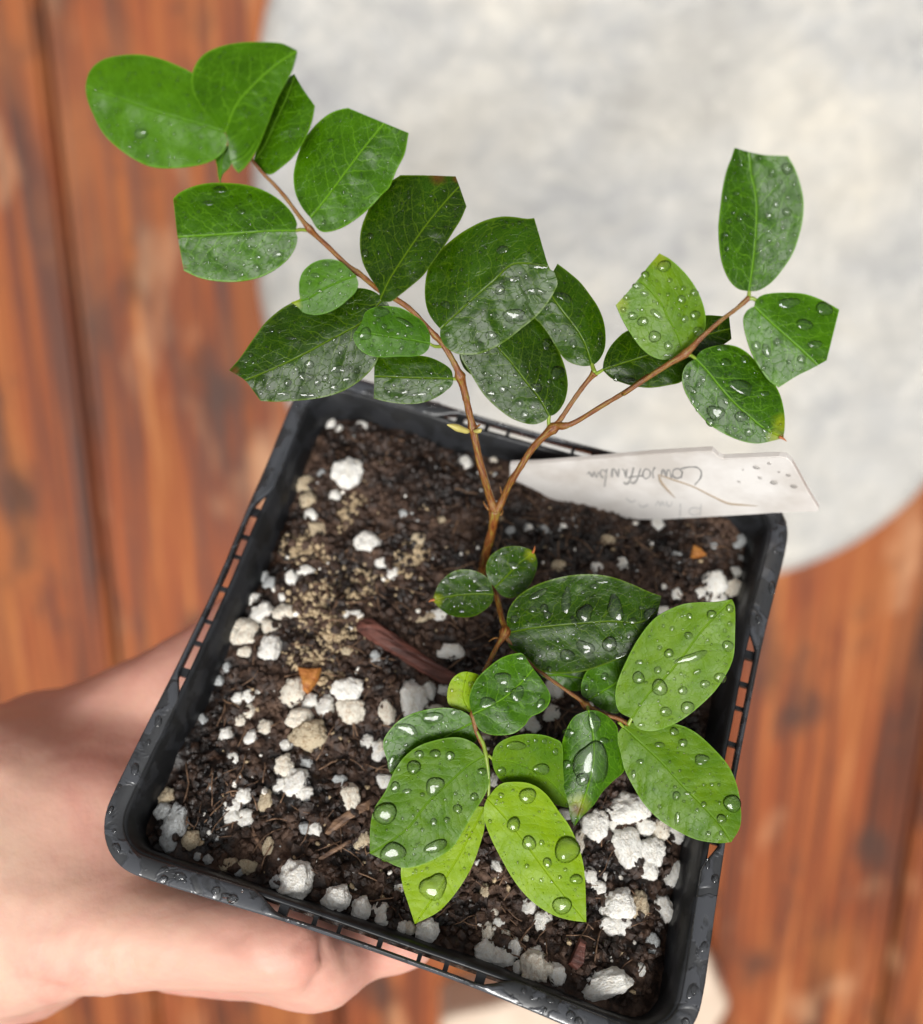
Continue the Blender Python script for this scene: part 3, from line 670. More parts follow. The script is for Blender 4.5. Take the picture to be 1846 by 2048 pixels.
# ------------------------------------------------------------------ leaves
def dense(c_pts):
    """points (x,y) or (x,y,1)=sharp -> dense closed polyline"""
    P = [np.array(p[:2], float) for p in c_pts]; Sh = [len(p) > 2 for p in c_pts]; n = len(P); out = []
    for i in range(n):
        p1, p2 = P[i], P[(i+1) % n]
        p0 = P[i-1] if not Sh[i] else p1 - (p2-p1)
        p3 = P[(i+2) % n] if not Sh[(i+1) % n] else p2 + (p2-p1)
        m = 8
        for j in range(m):
            t = j/m; q = 0.5*((2*p1)+(p2-p0)*t+(2*p0-5*p1+4*p2-p3)*t*t+(3*p1-p0-3*p2+p3)*t**3)
            out.append((q, Sh[i] and j == 0))
    return out
def resample(poly, n, keep):
    P = np.array(poly); seg = np.linalg.norm(np.diff(P, axis=0), axis=1); s = np.concatenate([[0], np.cumsum(seg)]); L = s[-1]
    ts = np.linspace(0, L, n)
    for k in keep:
        i = int(np.argmin(abs(ts - s[k])))
        if 0 < i < n-1: ts[i] = s[k]
    return np.stack([np.interp(ts, s, P[:, 0]), np.interp(ts, s, P[:, 1])], 1)
class Leaf: pass
LEAVES = {}
def leaf(idx, cls, outline, midrib, d0, grad, fold=0.15, bend=0.0, cup=0.0, label=None, petiole=None, quilt=1.0, tipspine=None, thick=0.22, spots=()):
    L = Leaf(); L.idx = idx
    pts = []
    for c, ps in outline:
        for p in ps: pts.append(cv(c, p[0], p[1]) + tuple(p[2:]))
    mid = []
    for c, ps in midrib:
        for p in ps: mid.append(cv(c, *p))
    D = dense(pts); xy = np.array([q for q, _ in D]); sh = [s for _, s in D]
    tip = np.array(mid[-1]); base = np.array(pts[0][:2])
    n = len(xy); dist = np.linalg.norm(xy - tip, axis=1); dist[:int(n*.1)] = 1e9; dist[-int(n*.1):] = 1e9
    it = int(np.argmin(dist)); tip = xy[it]
    mid = [tuple(base)] + [tuple(m) for m in mid[1:-1]] + [tuple(tip)]
    M = np.array([q[:2] for q in spline3([(a, b_, 0, 0) for a, b_ in mid], 10)])
    NT, NS = 56, 13
    A = xy[:it+1]; B = np.concatenate([xy[it:], xy[:1]])[::-1]
    left = resample(A, NT, [i for i in range(len(A)) if sh[i]]); right = resample(B, NT, [i for i in range(len(B)) if (sh[it:] + sh[:1])[::-1][i]])
    mm = resample(M, NT, [])
    mseg = np.concatenate([[0], np.cumsum(np.linalg.norm(np.diff(M, axis=0), axis=1))]); mL = mseg[-1]
    def uvof(p):
        p = np.asarray(p, float); a = M[:-1]; bb = M[1:]; ab = bb - a
        t = ((p[None] - a)*ab).sum(1) / np.maximum((ab**2).sum(1), 1e-9); t = np.clip(t, 0, 1)
        q = a + ab*t[:, None]; dd = np.linalg.norm(p[None]-q, axis=1); i = int(np.argmin(dd))
        cr = ab[i, 0]*(p[1]-a[i, 1]) - ab[i, 1]*(p[0]-a[i, 0])
        return mseg[i] + t[i]*np.linalg.norm(ab[i]), dd[i]*(1 if cr > 0 else -1)
    mmpp = d0*1e-3/FPX
    sd_ = idx * 3.3
    fl, fr = fold if hasattr(fold, '__len__') else (fold, fold)
    wmax = max(np.linalg.norm(left-mm, axis=1).max(), np.linalg.norm(right-mm, axis=1).max())
    def depth(p):
        u, v = uvof(p); k = v/wmax; av = math.sqrt(v*v + 25.0) - 5.0; f = fl if v > 0 else fr
        z = grad[0]*(p[0]-base[0]) + grad[1]*(p[1]-base[1]) + f*av*(0.6 + 0.4*min(1, abs(k)*1.5)) + bend*mL*(u/mL)**2 + cup*wmax*k*k
        z += quilt * (1.6*noise.noise(Vector((p[0]*0.030, p[1]*0.030, sd_))) + 0.55*noise.noise(Vector((p[0]*0.09, p[1]*0.09, sd_+5)))) * 1.5 * min(1, abs(v)/20 + .3)
        return d0*1e-3 + z*mmpp
    V = []; UV = []; U2 = []; F = []
    W = 2*NS - 1
    for i in range(NT):
        for j in range(W):
            s = (j-(NS-1))/(NS-1)
            e = abs(s)
            p = mm[i]*(1-e) + (left[i] if s < 0 else right[i])*e
            V.append(at(p[0], p[1], depth(p)) - PL); u, v = uvof(p); UV.append((u*mmpp*1000 + idx*7, v*mmpp*1000)); U2.append((i/(NT-1), e))
    ntop = len(V)
    tk = thick*1e-3
    view = (CAM.to_3x3() @ Vector((0, 0, -1)))
    for i in range(ntop): V.append(V[i] + view*tk); UV.append(UV[i]); U2.append(U2[i])
    for i in range(NT-1):
        for j in range(W-1):
            a = i*W+j; q = (a, a+1, a+W+1, a+W)
            F.append(q); F.append(tuple(x+ntop for x in q[::-1]))
        for j in (0, W-1):
            a = i*W+j; q = (a, a+W, a+W+ntop, a+ntop); F.append(q if j == 0 else q[::-1])
    for i in (0, NT-1):
        for j in range(W-1):
            a = i*W+j; q = (a, a+1, a+1+ntop, a+ntop); F.append(q)
    o = mesh_obj('leaf', V, F, LM[cls], plant, uvs=UV, uv2=U2)
    ca = o.data.color_attributes.new('spot', 'FLOAT_COLOR', 'POINT'); cc = np.zeros((len(V), 4)); cc[:, 3] = 1
    for c_, x_, y_, r_, k_ in spots:
        X_, Y_ = cv(c_, x_, y_); R_ = r_/CR[c_][2]; ch = 0 if k_ == 'y' else 1
        for i in range(NT):
            for j in range(W):
                s_ = (j-(NS-1))/(NS-1); e_ = abs(s_); p_ = mm[i]*(1-e_) + (left[i] if s_ < 0 else right[i])*e_
                q_ = math.exp(-((p_[0]-X_)**2 + (p_[1]-Y_)**2)/(R_*R_)*0.7)
                if q_ > 0.02: cc[i*W+j, ch] = max(cc[i*W+j, ch], q_)
    ca.data.foreach_set('color', cc.astype(np.float32).ravel())
    bm = bmesh.new(); bm.from_mesh(o.data); bmesh.ops.remove_doubles(bm, verts=bm.verts, dist=1e-7); bmesh.ops.recalc_face_normals(bm, faces=bm.faces)
    bm.to_mesh(o.data); bm.free()
    o.data.set_sharp_from_angle(angle=R(50))
    if label: o['label'] = label
    L.o = o; L.depth = depth; L.poly = xy; L.d0 = d0; L.mm = mmpp; L.uv = uvof; LEAVES[idx] = L; L.wmax = wmax
    if petiole:
        P = [cv(petiole[0], *q) for q in petiole[1]]; r0, r1_ = petiole[2]; k = len(P)
        d_end = depth(P[-1])*1000 + 0.25
        ds = petiole[3] if len(petiole) > 3 else d0
        stem('petiole', [(x, y, ds + (d_end-ds)*i/(k-1), r0 + (r1_-r0)*i/(k-1)) for i, (x, y) in enumerate(P)], M_petiole, o, seg=8)
    if tipspine:
        P = [cv(tipspine[0], *q) for q in tipspine[1]]
        stem('leaf_tip', [(x, y, depth(P[0])*1000 - 0.05, r) for (x, y), r in zip(P, (7, 4.5, 1))], M_spine, o, seg=8)
    return L
# every leaf: outline from its base round to its base again (third value = sharp corner), midrib, distance, slope
leaf(1, 'soft', [('A', [(905,645,1),(922,700),(905,760),(850,810),(760,845),(620,865),(480,862),(380,825),(260,745),(170,655),(110,540),(75,450),(65,370),(90,280),(160,215),(270,185),(400,180),(520,205),(620,245),(710,290),(790,360),(860,450),(900,540)])],
     [('A', [(905,645),(720,590),(450,510),(250,435),(90,375)])], 119.0, (0, 0.18), (0.25, 0.25), label='broad leaf with a pale glossy lower half, farthest left')
leaf(2, 'mid', [('A', [(912,650,1),(850,590),(770,500),(715,400),(708,310),(740,225),(800,165),(900,125),(1020,105),(1150,103),(1250,110),(1310,135),(1348,157,1),(1335,215),(1310,290),(1230,440),(1160,620),(1100,760),(1040,850),(990,895,1),(955,850),(935,770),(925,700)])],
     [('A', [(912,650),(975,490),(1085,360),(1220,240),(1345,158)])], 117.5, (0.02, -0.05), (0.42, 0.10), quilt=0.6, label='large leaf folded lengthwise with one side turned down')
leaf(3, 'mid', [('A', [(1080,830,1),(1110,740),(1160,620),(1230,440),(1290,330),(1330,295,1),(1385,390),(1455,490,1),(1435,590),(1390,700),(1320,800),(1240,870),(1180,905),(1120,875)])],
     [('A', [(1080,830),(1150,735),(1220,580),(1280,450),(1335,300)])], 124.0, (-0.15, 0.0), 0.10)
leaf(4, 'soft', [('A', [(930,730,1),(880,760),(852,810),(862,860),(866,910),(878,958,1),(893,905),(940,855),(950,790)])], [('A', [(930,730),(890,820),(878,955)])], 121.5, (0.0, 0.2), 0.2, quilt=0.2, label='tiny curled young leaf')
leaf(5, 'mid', [('A', [(1428,1168,1),(1380,1110),(1340,1030),(1325,940),(1335,850),(1370,740),(1430,640),(1510,560),(1580,520),(1655,502,1),(1830,575),(2024,655,1),(2000,780),(1950,880)]), ('B', [(1000,70),(960,110),(870,205),(760,290),(680,330),(600,345),(555,320)])],
     [('A', [(1428,1168),(1500,1080),(1620,920),(1740,760),(1880,590)])], 127.5, (0, 0.1), (0.2, 0.1))
leaf(6, 'mid', [('A', [(1335,1248,1),(1345,1200),(1310,1130),(1240,1060),(1150,1005),(1040,970),(920,958),(800,960),(700,985),(630,1020),(595,1055,1),(603,1120),(620,1270),(640,1380),(660,1490,1),(760,1535),(880,1555),(1000,1555),(1120,1530),(1210,1485),(1290,1420),(1335,1350),(1348,1290)])],
     [('A', [(1335,1248),(1200,1248),(1000,1262),(800,1275),(630,1278)])], 127.0, (0.02, 0.18), (0.2, 0.2), petiole=('A', [(1415,1245),(1370,1242),(1330,1249)], (9, 7), 128.3), label='squarish leaf with a straight cut end', spots=[('A',600,1070,16,'b'),('A',625,1300,12,'b'),('A',660,1470,16,'b')])
leaf(7, 'soft', [('B', [(795,610,1),(740,560),(700,525),(640,510),(580,515),(520,540),(470,590),(450,650),(450,720),(455,752),(400,772,1),(440,800),(480,835),(550,848),(620,835),(690,800),(750,750),(790,710),(808,660)])],
     [('B', [(795,610),(710,640),(600,690),(500,750),(402,772)])], 129.3, (-0.02, 0.26), (0.1, 0.1), quilt=0.6, label='small round pale green leaf with a yellow tip', spots=[('B',420,775,45,'y')])
leaf(8, 'dark', [('B', [(962,745,1),(890,700),(800,685),(650,700),(500,735),(400,778),(330,820),(240,900),(160,1010),(90,1110),(25,1185,1),(70,1212),(120,1245),(165,1300),(215,1370,1),(300,1375),(420,1370),(560,1355),(680,1325),(780,1275),(860,1210),(910,1150),(935,1100),(985,1000),(1010,900),(1000,800)])],
     [('B', [(962,745),(830,890),(740,945),(600,1020),(450,1100),(280,1180),(125,1242)])], 134.5, (0.03, 0.12), (0.15, 0.17), quilt=1.3, label='long dark pointed leaf with wet shine along its lower side', spots=[('B',60,1188,26,'b')])
leaf(9, 'soft', [('B', [(1245,1022,1),(1240,960),(1200,890),(1130,840),(1060,805),(980,795),(900,805),(850,835),(832,885),(800,940,1),(780,965),(785,1010),(820,1060),(880,1095),(960,1105),(1050,1100),(1130,1100),(1190,1090),(1230,1060)])],
     [('B', [(1245,1022),(1150,1003),(1030,985),(900,965),(790,950)])], 135.6, (0.16, 0.16), (0.12, 0.12), quilt=1.0, petiole=('B', [(1310,1040),(1275,1040),(1242,1024)], (8, 6), 137.6))
leaf(10, 'dark', [('B', [(1385,1235,1),(1370,1180),(1310,1135),(1220,1100),(1100,1093),(1000,1097),(908,1110,1),(905,1200),(905,1280),(903,1355,1),(980,1375),(1080,1388),(1180,1385),(1270,1355),(1340,1310),(1380,1270)])],
     [('B', [(1385,1235),(1250,1232),(1100,1228),(906,1222)])], 139.0, (0, 0.12), (0.16, 0.18), quilt=1.2, petiole=('B', [(1425,1240),(1405,1238),(1380,1236)], (9, 7), 139.6), label='small dark leaf cut off square at its left end')
leaf(11, 'dark', [('B', [(940,758,1),(930,695),(880,620),(835,530),(818,430),(825,330),(860,230),(900,160),(950,90),(1005,40),(1065,0,1),(1230,2),(1400,8,1),(1430,90),(1465,190,1),(1430,270),(1380,350),(1330,430),(1260,530),(1200,610),(1120,680),(1050,735),(1000,768)])],
     [('B', [(940,758),(1000,630),(1090,490),(1200,330),(1320,180),(1425,70)])], 131.0, (0.04, -0.02), (0.16, 0.06), label='dark leaf with two straight cut edges at its tip', spots=[('B',1290,8,50,'b'),('B',1400,25,22,'b')])
leaf(12, 'dark', [('C', [(112,1120,1),(60,1060),(20,990),(0,900),(0,800),(20,690),(70,590),(150,510),(250,430),(350,370),(450,325),(560,302),(650,305),(740,318),(795,313,1),(830,430),(870,570),(905,675),(940,705,1),(965,790),(930,870),(880,950),(800,1040),(700,1120),(600,1200),(500,1260),(400,1300),(300,1308),(220,1295),(150,1250),(112,1180)])],
     [('C', [(112,1120),(230,1010),(360,890),(500,770),(650,645),(900,660)])], 136.0, (-0.1, 0.14), (0.17, 0.17), quilt=1.4, label='largest broad dark leaf with its near half catching the light')
leaf(13, 'dark', [('C', [(905,1755,1),(870,1790),(800,1815),(720,1805),(620,1765),(520,1690),(430,1600),(370,1510),(330,1440),(290,1380),(260,1310),(290,1230),(380,1160),(520,1110),(680,1060),(800,1040),(880,1120),(950,1230),(1000,1340),(1030,1440),(1040,1540),(1020,1640),(980,1710),(940,1745)])],
     [('C', [(905,1755),(830,1620),(740,1510),(650,1390),(590,1320),(420,1140)])], 140.8, (0.06, 0.12), (0.16, 0.17), quilt=1.1, petiole=('C', [(905,1830),(900,1790),(904,1750)], (10, 8), 141.2), label='oval dark leaf with a bright wet left half')
leaf(14, 'dark', [('C', [(1215,1385,1),(1150,1390),(1070,1370),(1010,1330),(960,1260),(900,1160),(840,1080),(800,1030),(840,900),(900,780),(935,700),(965,645,1),(1050,710),(1130,780),(1200,870),(1260,960),(1300,1060),(1315,1160),(1310,1260),(1280,1330),(1245,1370)])],
     [('C', [(1215,1385),(1160,1220),(1080,1090),(1000,990),(930,890),(880,800)])], 138.6, (0.06, 0.1), (0.18, 0.2), quilt=1.2, petiole=('C', [(1235,1440),(1225,1410),(1214,1375)], (10, 9), 138.0))
leaf(15, 'mid', [('D', [(940,952,1),(880,940),(830,900),(790,830),(765,750),(752,650),(748,540),(760,420),(775,300),(800,190),(830,110),(850,48,1),(940,75),(1040,95),(1120,98),(1185,100,1),(1230,180),(1265,280),(1285,390),(1280,500),(1255,610),(1215,720),(1150,820),(1080,900),(1010,945),(965,952)])],
     [('D', [(940,952),(955,850),(970,730),(982,600),(988,450),(980,330),(955,220),(935,80)])], 127.0, (-0.32, 0.34), (0.11, 0.12), quilt=0.8, petiole=('D', [(938,1000),(940,975),(942,948)], (10, 8), 127.3), label='tall oval leaf standing above the right branch end')
leaf(16, 'bright', [('D', [(525,1330,1),(460,1370),(400,1385),(330,1365),(270,1320),(220,1260),(180,1200),(140,1130),(100,1040,1),(160,975),(240,880),(310,790),(375,715,1),(440,750),(510,810),(570,880),(620,960),(655,1050),(668,1130),(660,1200),(620,1260),(570,1310)])],
     [('D', [(525,1330),(485,1220),(430,1120),(385,1030),(310,940),(240,878)])], 132.0, (-0.04, 0.24), (0.1, 0.1), quilt=0.7, label='yellowish five-sided leaf beaded with drops', spots=[('D',375,730,70,'y'),('D',120,1030,60,'y')])
leaf(17, 'mid', [('D', [(975,1050,1),(985,1010),(1020,980),(1090,965),(1190,962),(1290,970),(1380,1000),(1450,1035),(1510,1070,1),(1490,1150),(1460,1270),(1430,1390,1),(1340,1440),(1240,1490),(1130,1560,1),(1070,1520),(1010,1440),(960,1350),(920,1230),(905,1130),(925,1080),(950,1058)])],
     [('D', [(975,1050),(1080,1150),(1180,1240),(1280,1330),(1380,1420)])], 126.8, (-0.08, 0.14), (0.16, 0.16), quilt=0.8, petiole=('D', [(945,1000),(965,1000),(985,1012)], (9, 8), 127.2))
leaf(18, 'mid', [('D', [(602,1378,1),(640,1330),(720,1300),(800,1290),(880,1310),(950,1360),(1010,1430),(1070,1500),(1120,1570),(1150,1650),(1165,1740),(1165,1820),(1158,1868),(1160,1880,1),(1120,1890),(1060,1905),(990,1915),(900,1900),(800,1860),(700,1800),(630,1730),(560,1630),(525,1550),(520,1480),(545,1420)])],
     [('D', [(602,1378),(680,1460),(760,1560),(850,1660),(940,1740),(1040,1820),(1158,1878)])], 130.8, (-0.06, 0.12), (0.16, 0.15), quilt=1.0, petiole=('D', [(560,1355),(580,1362),(606,1382)], (9, 7), 130.2), tipspine=('D', [(1130,1872),(1158,1885),(1178,1902)]), label='oval leaf with an orange-brown pointed tip', spots=[('D',1150,1790,60,'y'),('D',1110,1875,55,'y'),('D',1150,1880,28,'b')])
leaf(19, 'dark', [('D', [(18,1450,1),(25,1390),(60,1310),(120,1240),(180,1200),(320,1160),(500,1120),(670,1105),(740,1108),(815,1115,1),(822,1180),(830,1255,1),(780,1290),(700,1330),(600,1420),(520,1520),(440,1545),(330,1562),(230,1555),(140,1530),(70,1500)])],
     [('D', [(18,1450),(120,1415),(250,1375),(380,1330),(600,1250),(826,1185)])], 138.0, (-0.03, 0.06), (0.0, 0.22), quilt=1.2, petiole=('D', [(-50,1490),(-15,1470),(22,1448)], (9, 7), 138.0))
leaf(20, 'dark', [('G', [(462,1645,1),(440,1560),(390,1510),(310,1480),(220,1480),(150,1515),(90,1580),(62,1650),(48,1688,1),(65,1700),(100,1740),(160,1780),(240,1798),(330,1790),(400,1750),(448,1700)])],
     [('G', [(462,1645),(330,1642),(180,1655),(50,1688)])], 148.5, (0.05, -0.06), (0.06, 0.06), cup=-0.15, quilt=0.7, tipspine=('G', [(65,1680),(40,1685),(24,1698)]), label='small oval leaf with a brown spiky tip, left of the stem', spots=[('G',75,1680,45,'y')])
leaf(21, 'dark', [('G', [(470,1600,1),(430,1550),(410,1480),(425,1410),(470,1360),(540,1325),(620,1320),(690,1335),(735,1362,1),(755,1430),(740,1510),(700,1590),(650,1640),(580,1668),(515,1650)])],
     [('G', [(470,1600),(560,1510),(640,1430),(732,1364)])], 148.0, (-0.02, -0.02), (0.05, 0.10), cup=-0.2, quilt=0.8, tipspine=('G', [(722,1368),(735,1345),(738,1318)]), label='small round leaf with a brown spiky tip, right of the stem', spots=[('G',715,1375,45,'y')])
leaf(22, 'dark', [('E', [(568,560,1),(555,500),(570,430),(620,365),(700,315),(800,280),(900,260),(1000,256),(1100,270),(1200,305),(1290,345),(1358,370,1),(1345,440),(1330,500),(1290,570),(1240,640),(1150,690),(1080,720),(980,755),(880,772),(780,770),(720,750),(660,690),(600,660),(562,620)])],
     [('E', [(568,560),(700,535),(900,515),(1100,500),(1250,505),(1345,440)])], 142.8, (-0.12, -0.08), (0.16, 0.1), cup=-0.1, quilt=1.1, label='large dark leaf holding pools of water')
leaf(23, 'bright', [('E', [(1205,1005,1),(1140,970),(1120,900),(1130,820),(1180,700),(1240,590),(1320,490),(1400,440),(1480,410),(1560,402),(1640,400),(1725,386,1),(1742,430),(1742,560),(1735,680),(1700,770),(1640,860),(1560,940),(1470,1010),(1380,1055),(1300,1072),(1235,1055)])],
     [('E', [(1205,1005),(1290,880),(1390,780),(1480,670),(1570,550),(1722,388)])], 138.5, (-0.15, 0.02), (0.14, 0.04), quilt=0.8, petiole=('E', [(1188,1038),(1196,1020),(1208,1000)], (9, 8), 139.0), label='large bright green leaf at the right, over the pot rim')
leaf(24, 'mid', [('E', [(982,910,1),(945,880),(945,820),(980,750),(1060,710),(1150,690),(1230,640),(1300,540),(1385,480),(1400,560),(1300,760),(1200,900),(1140,975),(1080,970),(1020,940)])],
     [('E', [(982,910),(1070,855),(1140,805),(1250,680),(1380,490)])], 143.6, (0.0, -0.02), 0.10, quilt=0.8)
leaf(25, 'mid', [('E', [(745,790,1),(700,740),(760,700),(960,700),(975,770),(950,850),(900,862),(820,832)])], [('E', [(745,790),(820,780),(955,800)])], 147.0, (0.0, 0.1), 0.1)
leaf(26, 'bright', [('F', [(1240,235,1),(1215,280),(1230,350),(1250,430),(1290,510),(1340,590),(1410,660),(1490,710),(1580,750),(1680,765),(1735,760,1),(1775,690),(1778,600),(1760,500),(1720,410),(1650,330),(1570,260),(1490,225),(1400,215),(1300,215)])],
     [('F', [(1240,235),(1330,315),(1420,400),(1510,500),(1600,590),(1690,690),(1735,760)])], 140.2, (-0.06, -0.14), (0.2, 0), quilt=0.8, petiole=('F', [(1225,215),(1232,222),(1245,238)], (9, 7), 139.8), label='bright oval leaf whose tip crosses the right rim')
leaf(27, 'mid', [('F', [(1085,160,1),(1020,190),(980,260),(960,340),(955,440),(975,530),(995,590),(1000,640),(1020,690,1),(1060,640),(1110,590),(1150,530),(1200,480),(1250,430),(1235,350),(1220,280),(1215,235),(1180,195),(1130,165)])],
     [('F', [(1085,160),(1105,260),(1110,380),(1085,500),(1022,685)])], 139.0, (0.05, 0.06), 0.0, cup=0.30, quilt=0.6, petiole=('F', [(1080,140),(1082,152),(1086,166)], (9, 7), 141.0), label='cupped leaf with a pool of water and a brown spotted tip', spots=[('F',1032,612,30,'b'),('F',1040,590,50,'y')])
leaf(28, 'bright', [('F', [(645,388,1),(660,330),(710,290),(790,270),(870,272),(930,290),(965,320),(970,440),(985,540),(1005,600),(940,590),(900,550),(850,510),(780,490),(700,490),(660,440)])],
     [('F', [(645,388),(740,395),(830,430),(920,490),(1000,595)])], 137.4, (0.20, 0.20), 0.08, quilt=0.6, petiole=('F', [(628,365),(638,372),(650,385)], (7, 6), 137.2))
leaf(29, 'lime', [('F', [(625,560,1),(680,500),(740,487),(820,495),(890,540),(950,620),(1000,690),(1040,780),(1065,880),(1072,990),(1075,1125,1),(1000,1115),(920,1090),(840,1040),(780,980),(730,910),(680,820),(640,740),(612,660),(610,600)])],
     [('F', [(625,560),(700,640),(780,740),(860,850),(950,970),(1075,1122)])], 136.8, (0.0, -0.10), (0.06, 0.06), quilt=1.0, label='yellow-green leaf with the largest round drop')
leaf(30, 'lime', [('F', [(612,600,1),(612,690),(595,760),(560,860),(510,950),(450,1030),(390,1085),(295,1133,1),(265,1040),(240,960),(232,880),(260,780),(360,680),(500,600)])],
     [('F', [(612,600),(530,760),(450,900),(380,1010),(297,1130)])], 139.2, (0.02, -0.10), 0.05, quilt=0.8, label='yellow-green leaf pointing down below the darker leaf')
leaf(31, 'bright', [('F', [(612,368,1),(635,420),(632,500),(600,570),(560,630),(520,700),(470,780),(400,830),(320,865),(240,878),(170,850),(90,812,1),(92,700),(110,610),(160,530),(200,440),(250,370),(320,320),(420,290),(500,285),(570,315)])],
     [('F', [(612,368),(540,410),(440,500),(350,585),(270,690),(180,760),(92,808)])], 136.9, (0.06, -0.05), (0.05, 0), quilt=1.0, label='broad leaf with many drops and a pool near its tip')
leaf(32, 'mid', [('F', [(568,212,1),(530,175),(480,155),(400,150),(300,170),(220,210),(160,280),(152,330),(170,390),(188,450),(260,440),(350,360),(450,320),(560,310),(582,260)])],
     [('F', [(568,212),(470,262),(380,305),(300,340),(190,448)])], 138.6, (0.04, 0.10), (0.02, 0.12), quilt=1.0)
leaf(33, 'mid', [('E', [(378,985,1),(360,920),(370,860),(400,800),(460,740),(530,690),(600,668),(640,672),(680,730),(740,810),(780,880),(775,930),(740,970),(680,1000),(650,1040),(600,1080),(540,1093),(470,1090),(410,1060)])],
     [('E', [(378,985),(450,950),(540,900),(620,830),(700,745)])], 136.6, (0.03, -0.08), (0.04, 0.04), quilt=1.1, label='bluntly rounded wavy leaf in the middle of the lower branch')
leaf(34, 'lime', [('E', [(372,978,1),(300,955),(255,935),(245,880),(265,810),(310,770),(360,765),(420,790),(430,860),(400,930)])], [('E', [(372,978),(330,890),(350,768)])], 139.6, (0.1, 0.0), 0.10, quilt=0.5, label='small lime leaf partly behind the wavy leaf', spots=[('E',260,880,60,'y')])
leaf(35, 'dark', [('C', [(330,1450,1),(280,1400),(250,1300),(300,1220),(420,1180),(520,1220),(540,1320),(460,1410)])], [('C', [(330,1450),(400,1340),(520,1220)])], 143.0, (0.0, 0.0), 0.1)
# ------------------------------------------------------------------ water drops on the leaves
def inside(poly, x, y):
    c = False; n = len(poly); j = n-1
    for i in range(n):
        if (poly[i, 1] > y) != (poly[j, 1] > y) and x < (poly[j, 0]-poly[i, 0])*(y-poly[i, 1])/(poly[j, 1]-poly[i, 1]) + poly[i, 0]: c = not c
        j = i
    return c
def drop_geo(L, px, py, rx, ry, ang, V, F, flat=False, seg=16, rings=5, wobble=0.07, hk=0.42):
    b0 = len(V); ca, sa = math.cos(ang), math.sin(ang); k2 = random.uniform(0, 6.3); k3 = random.uniform(0, 6.3)
    H = hk*min(rx, ry)*L.mm * (0.5 if flat else 1)
    for r in range(rings+1):
        phi = math.pi/2*r/rings
        for i in range(seg if r < rings else 1):
            t = 2*math.pi*i/seg; wb = 1 + wobble*math.sin(2*t+k2) + wobble*0.8*math.sin(3*t+k3)
            rho = math.cos(phi) if not flat else (1 - (r/rings)**1.6)
            h = math.sin(phi) if not flat else (1 - rho**4)
            x = rx*rho*math.cos(t)*wb; y = ry*rho*math.sin(t)*wb
            X, Y = px + x*ca - y*sa, py + x*sa + y*ca
            V.append(at(X, Y, L.depth((X, Y)) - H*h + (0.00008 if r == 0 else 0)) - PL)
    for r in range(rings-1):
        for i in range(seg):
            j = (i+1) % seg; F.append((b0+r*seg+j, b0+r*seg+i, b0+(r+1)*seg+i, b0+(r+1)*seg+j))
    top = b0 + rings*seg; r = rings-1
    for i in range(seg): F.append((b0+r*seg+(i+1) % seg, b0+r*seg+i, top))
    F.append(tuple(b0+i for i in range(seg)))
